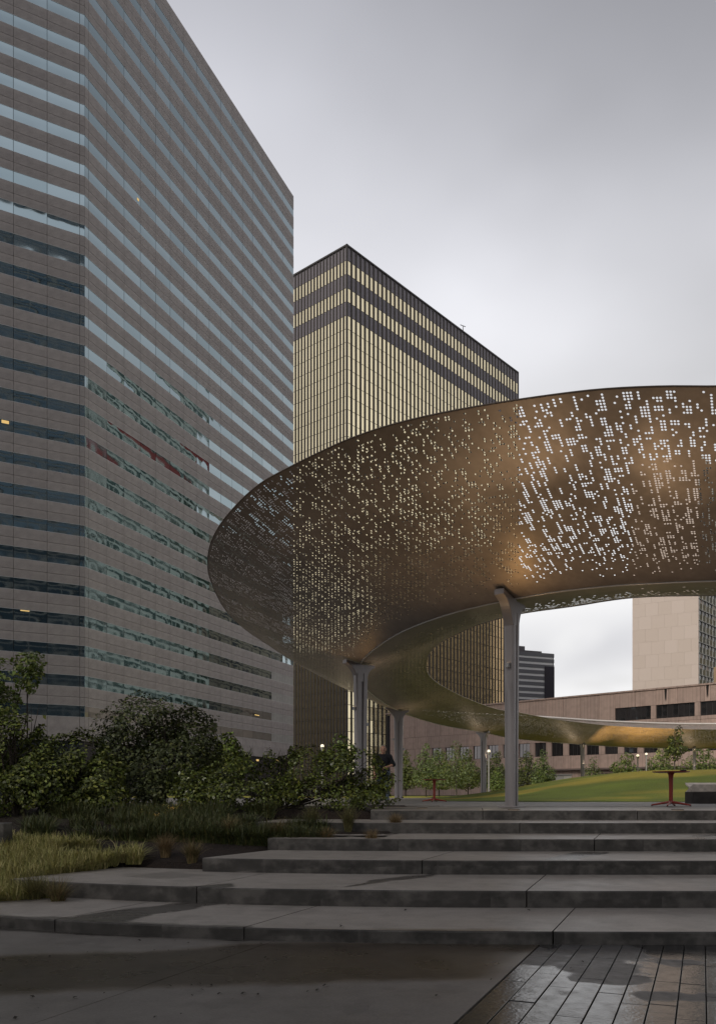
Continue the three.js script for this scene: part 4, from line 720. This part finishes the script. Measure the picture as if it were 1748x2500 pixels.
{
  // young trees beyond the lawn
  const G = 'young trees beyond the lawn', L = (tones, size, count, seed, extra = {}) => ({ tones, size, count, seed, lead: true, nStem: 7, r0: 0.07, m: softLeaf, group: G, ...extra });
  const tree = (label, px, d, top, base, w, opt) => {
    const yb = base ?? 0.93, hp = HZ - F * (yb - EYE) / d, H = hp - top;
    plant('young_tree', label, 'tree', foot(px, d, yb), [blob(px, top + H * 0.14, w * 0.34, H * 0.28, d), blob(px - w * 0.1, top + H * 0.34, w * 0.66, H * 0.34, d), blob(px + w * 0.1, top + H * 0.52, w * 0.9, H * 0.36, d), blob(px - w * 0.06, top + H * 0.7, w * 0.95, H * 0.32, d), blob(px + w * 0.25, top + H * 0.62, w * 0.5, H * 0.3, d), blob(px - w * 0.28, top + H * 0.6, w * 0.45, H * 0.3, d)], opt);
  };
  tree('dark green tree partly behind the column by the man', 990, 90, 1832, undefined, 62, L(MID, 0.24, 2380, 101));
  tree('pale pointed young tree behind the smaller red table', 1040, 84, 1812, undefined, 66, L(PALE.concat(LIGHT), 0.21, 2100, 102));
  tree('broad bright green tree behind the smaller red table', 1072, 96, 1828, undefined, 88, L(LIGHT.concat(MID), 0.26, 3220, 103));
  tree('slender pale young tree with thin visible trunk on the lawn strip', 1114, 80, 1808, undefined, 84, L(PALE.concat(MID), 0.19, 2100, 104, { bark: paleBark }));
  tree('dark tree between the slender pale tree and a column', 1142, 100, 1828, undefined, 70, L(MID, 0.26, 2660, 105));
  tree('dark dense tree behind the lamp post near the thick column', 1212, 104, 1834, undefined, 70, L(DARK.concat(MID), 0.27, 2380, 106));
  tree('low bright yellow green tree beside the lamp post', 1214, 82, 1872, undefined, 54, L(LIGHT, 0.19, 1260, 107));
  tree('dark tree rising over the grey wall', 1288, 112, 1834, undefined, 74, L(DARK.concat(MID), 0.29, 2240, 108));
  tree('silvery oval young tree standing before the grey wall', 1326, 78, 1830, undefined, 56, L(PALE.concat(LIGHT), 0.18, 2520, 109));
  tree('thin airy tree just beyond the column on the mound edge', 1448, 92, 1848, undefined, 60, L(MID.concat(PALE), 0.21, 1120, 110));
  tree('round full green tree behind the mound near the lamp post', 1530, 92, 1838, undefined, 92, L(MID.concat(LIGHT), 0.26, 2940, 111));
  tree('broad green tree behind the red table and the young mound tree', 1616, 96, 1824, undefined, 92, L(LIGHT.concat(MID), 0.26, 3220, 112));
  tree('wide green tree behind the last column of the ring', 1716, 92, 1822, undefined, 118, L(LIGHT.concat(MID), 0.26, 3639, 113));
  // the sapling on the crest
  plant('young_tree', 'thin dark sapling standing alone on the crest of the grass mound', 'tree', foot(1646, 47.5, 2.42), [blob(1656, 1790, 20, 34, 47.5), blob(1648, 1813, 34, 30, 47.5), blob(1636, 1806, 14, 24, 47.5), blob(1650, 1832, 52, 24, 47.5), blob(1642, 1846, 40, 24, 47.5), blob(1668, 1828, 22, 12, 47.5)], { count: 900, size: 0.14, seed: 120, tones: DARK.concat(MID), lead: true, nStem: 7, r0: 0.04, bark: paleBark, m: leafM, group: G });
}
// ------------------------------------------------------------------ furniture
{
  const red = mat(0.30, 0.035, 0.022, { roughness: 0.38 }), dk = mat(0.05, 0.03, 0.025, { roughness: 0.5 });
  const t = thing('cafe_table', 'red round cafe table at the head of the steps before the mound', 'table', [X(1637, 19.7), 0.93, -19.7], 0.25, 'red cafe tables');
  const s = 0.815;
  part('table_top', new THREE.LatheGeometry([[0, s - 0.03], [0.3, s - 0.032], [0.405, s - 0.02], [0.42, s - 0.01], [0.415, s], [0, s]].map(([a, b]) => new THREE.Vector2(a, b)), 40), red, t);
  part('stem', new THREE.LatheGeometry([[0.044, 0.06], [0.046, 0.3], [0.05, 0.62], [0.06, 0.74], [0.085, s - 0.035], [0.1, s - 0.03]].map(([a, b]) => new THREE.Vector2(a, b)), 16), red, t);
  for (let k = 0; k < 4; k++) { const a = k * Math.PI / 2 + Math.PI / 4, c = Math.cos(a), z = Math.sin(a); const g = [limb(V(c * 0.02, 0.1, z * 0.02), V(c * 0.16, 0.075, z * 0.16), 0.034, 0.028, 8), limb(V(c * 0.16, 0.075, z * 0.16), V(c * 0.44, 0.026, z * 0.44), 0.028, 0.018, 8)]; const l = part('leg', g, red, t); part('foot', at(new THREE.CylinderGeometry(0.022, 0.024, 0.02, 10), c * 0.43, 0.01, z * 0.43), dk, l); }
  const u = t.clone(); u.name = numbered('cafe_table'); const d = 30.5; u.position.set(X(1060, d), 0.93, -d); u.rotation.y = 0.5; u.userData = { label: 'smaller looking red table on the path near the hedge and trees', category: 'table', group: 'red cafe tables' }; scene.add(u);
  // something dark left on the nearer table
  const b = thing('black_pouch', 'small black object lying on the red cafe table before the mound', 'pouch', [X(1667, 19.6), 0.93 + s, -19.6], 0.2);
  part('pouch_body', at(rbox(0.12, 0.035, 0.09, 0.012, 2), 0, 0.018, 0), mat(0.02, 0.02, 0.022, { roughness: 0.6 }), b);
}
{ // inscribed stone with a sloping top
  const d = 24.8, x0 = X(1690, d), w = 2.6, t = thing('inscribed_stone', 'low dark stone block with a pale sloping inscribed top beside the lawn', 'stone sign', [x0 + w / 2, 0.93, -(d + 0.3)]);
  const dark = mat(0.055, 0.048, 0.045, { roughness: 0.8, map: rep(nTex, 1) }), pale = mat(0.72, 0.64, 0.57, { roughness: 0.6, map: rep(nTex, 1.2) }), ink = mat(0.20, 0.17, 0.155, { roughness: 0.8 });
  part('plinth', at(rbox(w, 0.35, 0.6, 0.01), 0, 0.175, 0), dark, t);
  const sl = Math.atan2(0.26, 0.6), g = at(rbox(w - 0.004, 0.05, 0.63, 0.008), 0, 0, 0); g.rotateX(sl); g.translate(0, 0.48, 0); part('top_slab', g, pale, t);
  const wedge = new THREE.Shape([new THREE.Vector2(-0.29, 0.351), new THREE.Vector2(0.29, 0.351), new THREE.Vector2(-0.29, 0.57)]); const wg = new THREE.ExtrudeGeometry(wedge, { depth: w - 0.03, bevelEnabled: false }); wg.rotateY(Math.PI / 2); wg.scale(1, 1, 1); wg.translate(-(w - 0.03) / 2, 0, 0); part('wedge', metres(wg), pale, t);
  // two worn lines of lettering, too small in the picture to read: strokes cut in the stone
  const r = rngOf(9), marks = [];
  for (const [row, z] of [[0, -0.02], [1, 0.12]]) for (let x = -w / 2 + 0.19; x < w / 2 - 0.2;) { const gap = (x > -w / 2 + 0.36 && x < -w / 2 + 0.46) || r() < 0.12; if (gap) { x += 0.07; continue; } const lw = 0.035 + 0.02 * r(); marks.push(at(new THREE.BoxGeometry(0.012, 0.004, 0.09), x, 0, z), at(new THREE.BoxGeometry(lw, 0.004, 0.014), x + lw / 2, 0, z + (r() < 0.5 ? -0.03 : 0.03))); if (r() < 0.6) marks.push(at(new THREE.BoxGeometry(0.012, 0.004, 0.07), x + lw, 0, z)); x += lw + 0.03; }
  const mk = merge(marks); mk.translate(0, 0.0255, 0); mk.rotateX(sl); mk.translate(0, 0.48, 0); part('lettering', mk, ink, t);
}
{ // stone block standing in the grass
  const d = 11.5, w = 0.5, b = thing('stone_block', 'dark squared stone block standing in the yellow green grass', 'stone block', [X(20, d) - w / 2, 0.38, -d], 0.1);
  part('block_body', at(rbox(w, 0.44, 0.4, 0.015, 2), 0, 0.22, 0), M.shadedRiser, b);
}
{ // lamp posts
  const pole = mat(0.42, 0.41, 0.38, { roughness: 0.5 }), bulb = mat(0.6, 0.6, 0.6, { roughness: 0.4 }); bulb.emissive.setRGB(1.0, 0.86, 0.58);
  const post = (label, px, py, d) => {
    const h = Y(py, d) - 0.93, t = thing('lamp_post', label, 'lamp post', [X(px, d), 0.93, -d], 0, 'park lamp posts');
    part('pole', [limb(V(0, 0, 0), V(0, h, 0), 0.085, 0.06, 10), at(new THREE.CylinderGeometry(0.13, 0.15, 0.25, 10), 0, 0.125, 0)].map((g) => metres(g)), pole, t);
    part('collar', at(new THREE.CylinderGeometry(0.15, 0.09, 0.22, 10), 0, h + 0.06, 0), pole, t);
    part('lamp_globe', at(new THREE.SphereGeometry(0.14, 14, 10), 0, h + 0.24, 0), bulb, t);
    const L = new THREE.PointLight(new THREE.Color().setRGB(1, 0.82, 0.52), 8, 0, 2); L.name = 'lamp'; L.position.set(X(px, d), 0.93 + h + 0.3, -d); scene.add(L);
  };
  post('lamp post on the crest side of the mound before the round tree', 1556, 1851, 79);
  post('lamp post standing between the thick and thin columns', 1193, 1841, 71.6);
  post('lamp post rising above the hedge before the dark fins', 787, 1829, 65);
  post('thin lamp post beside the lamp post on the mound', 1577, 1846, 96);
  // bent white rail in the bed
  const d = 21, rail = thing('curved_rail', 'short white curved rail behind the hedge by the bright shrub', 'rail', [X(556, d), Y(1880, d), -d]);
  part('tube', tube([V(-0.14, 0.12, 0), V(-0.02, 0.1, 0), V(0.1, -0.02, 0), V(0.16, -0.18, 0), V(0.17, -0.75, 0)], 0.03, 20, 8), mat(0.6, 0.58, 0.54, { roughness: 0.4 }), rail);
  part('bracket', at(new THREE.CylinderGeometry(0.03, 0.04, 0.7, 8), -0.14, -0.25, 0), mat(0.6, 0.58, 0.54, { roughness: 0.4 }), rail);
}
{ // low amber lights in the bed
  const am = mat(0.1, 0.08, 0.05); am.emissive.setRGB(1.4, 0.75, 0.16); const blk = mat(0.03, 0.03, 0.03, { roughness: 0.5 });
  const light = (label, px, py, d, w) => { const y = Y(py, d), t = thing('bed_light', label, 'garden light', [X(px, d), y - 0.3, -d], 0, 'amber lights in the planting bed'); part('stake', at(new THREE.CylinderGeometry(0.015, 0.015, 0.3, 6), 0, 0.14, 0), blk, t); part('light_head', at(new THREE.SphereGeometry(0.035, 8, 6), 0, 0.3, 0), am, t); part('hood', at(new THREE.ConeGeometry(0.06, 0.05, 10, 1, true), 0, 0.35, 0), blk, t); const L = new THREE.PointLight(new THREE.Color().setRGB(1, 0.6, 0.2), w, 0, 2); L.name = 'lamp'; L.position.set(X(px, d), y, -d); scene.add(L); };
  light('amber garden light glowing under the large rounded tree', 420, 1974, 14.6, 0.5);
  light('dimmer amber garden light low beside the dark grass', 384, 1992, 13.9, 0.3);
}
{ // uplights in the grass behind the crest, washing the far side of the ring
  const hs = mat(0.08, 0.08, 0.08, { roughness: 0.5 }), gl = mat(0.2, 0.2, 0.2); gl.emissive.setRGB(1, 0.62, 0.25);
  const up = (label, px, d, power, cone, lean) => { const x = X(px, d), y = moundH(x, d) + 0.02, t = thing('ground_uplight', label, 'uplight', [x, y, -d], 0, 'uplights in the grass'); part('housing', at(new THREE.CylinderGeometry(0.13, 0.13, 0.1, 14, 1, true), 0, 0.05, 0), hs, t); part('lens', at(new THREE.CircleGeometry(0.12, 14).rotateX(-Math.PI / 2), 0, 0.07, 0), gl, t); const L = new THREE.SpotLight(new THREE.Color().setRGB(1, 0.60, 0.20), power, 0, cone, 1, 2); L.name = 'uplight'; L.position.set(x, y + 0.12, -d); L.target.position.set(x + lean, y + 4.5, -(d + 3.0)); L.castShadow = true; scene.add(L, L.target); };
  up('uplight behind the mound nearer the column on the grass edge', 1520, 66.5, 170, 0.36, 0);
  up('uplight behind the mound below the crest sapling', 1645, 66.5, 420, 0.6, 0.2);
}
{ // things along the street behind the lawn
  const grey = mat(0.15, 0.14, 0.15, { roughness: 0.7, map: streakTex });
  const d = 130, x0 = X(1236, d), x1 = X(1306, d), w = thing('grey_wall', 'dark grey panelled screen wall behind the silvery young tree', 'wall', [(x0 + x1) / 2, 0.9, -d]);
  for (let i = 0; i < 4; i++) part('panel', at(box((x1 - x0) / 4 - 0.05, 3.6, 0.3), x0 - (x0 + x1) / 2 + (x1 - x0) / 4 * (i + 0.5), 1.8, 0), grey, w);
  part('base', at(box(x1 - x0 + 0.2, 1.1, 0.5), 0, 0.5, 0.1), mat(0.09, 0.085, 0.09, { roughness: 0.8 }), w);
  const a0 = X(1336, d), a1 = X(1389, d), c = thing('site_cabin', 'pale grey site cabin with ribbed end beside an orange barrier', 'cabin', [(a0 + a1) / 2, 0.9, -d]); const cw = a1 - a0, gm = mat(0.30, 0.29, 0.265, { roughness: 0.6 });
  part('wall', at(box(cw, 3.1, 2.6), 0, 1.6, 0), gm, c); part('roof', at(box(cw + 0.3, 0.2, 2.9), 0, 3.25, 0), mat(0.22, 0.21, 0.2), c);
  const pm = mat(0.5, 0.47, 0.42, { roughness: 0.6 }); for (let i = 0; i < 6; i++) part('rib', at(box(0.12, 2.9, 0.12), cw / 2 - 0.1 - i * 0.19, 1.6, 1.33), pm, c);
  const bz = thing('orange_barrier', 'orange plastic barrier standing before the pale site cabin', 'barrier', [X(1368, 126), 0.95, -126]), om = mat(0.75, 0.11, 0.04, { roughness: 0.5 });
  for (const q of [0, 1, 2]) part('rail', at(rbox(1.5, 0.2, 0.08, 0.02), 0, 0.65 + q * 0.28, 0), om, bz); for (const q of [-0.7, 0, 0.7]) part('post', at(rbox(0.1, 1.3, 0.1, 0.02), q, 0.65, 0), om, bz);
}
// ------------------------------------------------------------------ people
function field(fn, lo, hi, res) {
  const mc = new MarchingCubes(res, mat(1, 1, 1), false, false, 200000); mc.isolation = 0; const s = hi.clone().sub(lo), c = lo.clone().add(hi).multiplyScalar(0.5), half = Math.max(s.x, s.y, s.z) / 2, p = V();
  for (let k = 0; k < res; k++) for (let j = 0; j < res; j++) for (let i = 0; i < res; i++) { p.set(i, j, k).multiplyScalar(2 / res).subScalar(1).multiplyScalar(half).add(c); mc.field[k * res * res + j * res + i] = -fn(p); }
  mc.update(); const n = mc.count, g = new THREE.BufferGeometry();
  g.setAttribute('position', new THREE.BufferAttribute(mc.positionArray.slice(0, n * 3), 3)); g.setAttribute('normal', new THREE.BufferAttribute(mc.normalArray.slice(0, n * 3), 3));
  g.scale(half, half, half); g.translate(c.x, c.y, c.z); return metres(g);
}
const capsule = (p, a, b, ra, rb) => { const x = b.x - a.x, y = b.y - a.y, z = b.z - a.z, px = p.x - a.x, py = p.y - a.y, pz = p.z - a.z, t = clamp((px * x + py * y + pz * z) / (x * x + y * y + z * z), 0, 1); return Math.hypot(px - x * t, py - y * t, pz - z * t) - (ra + (rb - ra) * t); };
const smin = (a, b, k) => { const h = clamp(0.5 + 0.5 * (b - a) / k, 0, 1); return mixn(b, a, h) - k * h * (1 - h); };
function person(label, pos, turn, shirtC, pantsC, hairC, pose, res, sc = 1) {
  const t = thing('person', label, 'person', pos, turn); t.scale.setScalar(sc);
  const J = pose, bones = { torso: [[J.hip, J.chest, 0.135, 0.155], [J.chest, J.neck, 0.13, 0.055], [J.shL, J.shR, 0.062, 0.062], [J.hipL, J.hipR, 0.10, 0.10]], legs: [[J.hipL, J.knL, 0.092, 0.06], [J.knL, J.anL, 0.058, 0.04], [J.hipR, J.knR, 0.092, 0.06], [J.knR, J.anR, 0.058, 0.04], [J.anL, J.toL, 0.045, 0.035], [J.anR, J.toR, 0.045, 0.035]], upper: [[J.shL, J.elL, 0.058, 0.043], [J.shR, J.elR, 0.058, 0.043]], fore: [[J.elL, J.wrL, 0.042, 0.03], [J.elR, J.wrR, 0.042, 0.03], [J.neck, J.head.clone().add(V(0, -0.06, 0.01)), 0.055, 0.052]] };
  const acc = (l, p, k = 0.05, grow = 0) => l.reduce((m, [a, b, ra, rb]) => smin(m, capsule(p, a, b, ra + grow, rb + grow), k), 9);
  const hand = (w, dir, side) => { const out = [[w, w.clone().addScaledVector(dir, 0.08), 0.03, 0.036]]; const across = V(0, 1, 0).cross(dir).normalize().lengthSq() ? V(0, 1, 0).cross(dir).normalize() : V(1, 0, 0); for (let f = 0; f < 4; f++) { const b = w.clone().addScaledVector(dir, 0.085).addScaledVector(across, (f - 1.5) * 0.02), m = b.clone().addScaledVector(dir, 0.045 - 0.006 * Math.abs(f - 1.4)).add(V(0, -0.012, 0)), e = m.clone().addScaledVector(dir, 0.022).add(V(0, -0.03, 0)); out.push([b, m, 0.0095, 0.009], [m, e, 0.009, 0.0075]); } const tb = w.clone().addScaledVector(dir, 0.03).addScaledVector(across, side * 0.03); out.push([tb, tb.clone().addScaledVector(dir, 0.05).addScaledVector(across, side * 0.03), 0.012, 0.009]); return out; };
  const hL = hand(J.wrL, J.wrL.clone().sub(J.elL).normalize(), 1), hR = hand(J.wrR, J.wrR.clone().sub(J.elR).normalize(), -1);
  const headF = (p) => { const q = p.clone().sub(J.head); let f = (Math.hypot(q.x / 0.078, q.y / 0.115, q.z / 0.098) - 1) * 0.085; f = smin(f, capsule(p, J.head.clone().add(V(0, -0.07, 0.03)), J.head.clone().add(V(0, -0.085, 0.06)), 0.05, 0.035), 0.03); f = smin(f, capsule(p, J.head.clone().add(V(0, 0.015, 0.088)), J.head.clone().add(V(0, -0.03, 0.112)), 0.012, 0.017), 0.012); for (const s of [-1, 1]) { f = smin(f, capsule(p, J.head.clone().add(V(s * 0.08, 0.015, -0.005)), J.head.clone().add(V(s * 0.082, -0.03, -0.005)), 0.017, 0.011), 0.008); f = Math.max(f, -(p.distanceTo(J.head.clone().add(V(s * 0.034, 0.012, 0.108))) - 0.02)); } return f; };
  const skinM = mat(0.42, 0.23, 0.16, { roughness: 0.6 }), lo = V(-0.6, -0.05, -0.5), hi = V(0.6, 1.85, 0.5);
  const body = field((p) => { let f = Math.min(acc(bones.torso, p, 0.06), 9); f = smin(f, acc(bones.legs, p, 0.04), 0.05); f = smin(f, acc(bones.upper.concat(bones.fore), p, 0.03), 0.03); return f; }, lo, hi, res);
  const hb = 0.17, headG = field(headF, J.head.clone().subScalar(hb), J.head.clone().addScalar(hb), Math.min(72, res)), hg = (b, w) => field((p) => acc(b, p, 0.008), w.clone().subScalar(0.2), w.clone().addScalar(0.2), Math.min(80, res));
  part('body', [body, headG, hg(hL, J.wrL), hg(hR, J.wrR)], skinM, t);
  part('shirt', field((p) => { let f = acc(bones.torso, p, 0.06, 0.022); f = smin(f, acc(bones.upper, p, 0.03, 0.024), 0.04); return Math.max(f, 0.074 - Math.hypot(p.x - J.neck.x, (p.y - J.neck.y - 0.045) * 0.8, p.z - J.neck.z - 0.01), J.hip.y - 0.14 - p.y); }, lo, hi, res), mat(...shirtC, { roughness: 0.9 }), t);
  part('trousers', field((p) => Math.max(smin(acc(bones.legs.slice(0, 4), p, 0.04, 0.02), acc([bones.torso[3]], p, 0.04, 0.016), 0.06), 0.05 - p.y, p.y - J.hip.y - 0.02), lo, hi, res), mat(...pantsC, { roughness: 0.9 }), t);
  part('shoes', field((p) => Math.max(acc(bones.legs.slice(4), p, 0.02, 0.016), p.y - 0.11), lo, hi, res), mat(0.04, 0.035, 0.03, { roughness: 0.5 }), t);
  const hc = J.head.clone().add(V(0, 0.025, -0.018)); part('hair', field((p) => { const q = p.clone().sub(hc); return Math.max((Math.hypot(q.x / 0.084, q.y / 0.105, q.z / 0.096) - 1) * 0.09, 0.028 - (q.y - q.z * 0.55)); }, hc.clone().subScalar(0.15), hc.clone().addScalar(0.15), Math.min(56, res)), mat(...hairC, { roughness: 0.8 }), t);
  const eyeM = mat(0.05, 0.035, 0.03, { roughness: 0.2 }); for (const s of [-1, 1]) part('eye', at(new THREE.SphereGeometry(0.012, 8, 6), J.head.x + s * 0.034, J.head.y + 0.012, J.head.z + 0.083), eyeM, t);
  const lip = at(new THREE.BoxGeometry(0.05, 0.008, 0.01), J.head.x, J.head.y - 0.06, J.head.z + 0.093); part('mouth', lip, mat(0.25, 0.09, 0.07, { roughness: 0.6 }), t);
  return t;
}
const stand = (o = {}) => ({ hip: V(0, 0.95, 0), chest: V(0, 1.27, 0.01), neck: V(0, 1.47, 0), head: V(0.01, 1.62, 0.03), shL: V(0.19, 1.385, 0), shR: V(-0.19, 1.385, 0), hipL: V(0.09, 0.92, 0), hipR: V(-0.09, 0.92, 0), knL: V(0.11, 0.5, 0.03), knR: V(-0.11, 0.5, 0.02), anL: V(0.12, 0.08, 0), anR: V(-0.12, 0.08, 0), toL: V(0.14, 0.035, 0.16), toR: V(-0.14, 0.035, 0.16), elL: V(0.27, 1.15, -0.02), wrL: V(0.29, 0.9, 0.06), elR: V(-0.27, 1.15, -0.02), wrR: V(-0.29, 0.9, 0.06), ...o });
person('man in a dark navy shirt standing half hidden behind the hedge by the column', [X(935, 24.6), 0.93, -24.6], -0.06, [0.008, 0.009, 0.013], [0.09, 0.12, 0.16], [0.22, 0.2, 0.18], stand({ elL: V(0.31, 1.16, 0.02), wrL: V(0.10, 1.08, 0.2), elR: V(-0.27, 1.16, -0.02), wrR: V(-0.25, 0.92, 0.1) }), 92, 0.985);
person('tiny distant person in white standing before the dark grey wall', [X(1287, 122), 0.94, -122], 0.9, [0.8, 0.8, 0.8], [0.7, 0.7, 0.68], [0.05, 0.04, 0.03], stand(), 40, 0.9);

// dry leaves and twigs blown over the paving
{
  const r = rngOf(81), m = mat(0.03, 0.024, 0.018, { roughness: 0.9 }), g = [];
  const drop = (px, py, y, s) => { const d = D(py, y), x = X(px, d), w = s * (0.7 + 0.6 * r()); const q = new THREE.PlaneGeometry(w, w * 0.45, 2, 1); q.attributes.position.setZ(1, 0.25 * w); q.attributes.position.setZ(4, 0.2 * w); q.computeVertexNormals(); q.rotateX(-Math.PI / 2 + (r() - 0.5) * 0.3); q.rotateY(r() * 6.28); q.translate(x, y + 0.008, -d); g.push(q); };
  for (const [px, py] of [[80, 2436], [184, 2438], [40, 2488], [380, 2486], [50, 2347], [123, 2337], [430, 2298], [460, 2304], [413, 2410], [468, 2433], [468, 2407], [487, 2404], [516, 2408], [492, 2420], [537, 2429], [595, 2428], [630, 2430], [795, 2409], [752, 2423], [775, 2420], [637, 2306], [590, 2308], [340, 2298], [650, 2340], [696, 2341], [1065, 2433], [1200, 2394], [1222, 2304], [1420, 2350], [1395, 2366], [10, 2345]]) drop(px, py, 0, 0.03);
  for (const [px, py] of [[830, 2262], [560, 2210], [990, 2224], [835, 2264], [1190, 2215], [1290, 2224]]) drop(px, py, 0.105, 0.035);
  for (let k = 0; k < 40; k++) drop(r() * 1700, 2305 + r() * r() * 190, 0, 0.014);
  const o = part('fallen_leaves', g, m, scene); o.userData = { kind: 'stuff', label: 'dark bits of dry leaf scattered over the pavement', category: 'leaves' };
}
renderer.render(scene, camera);
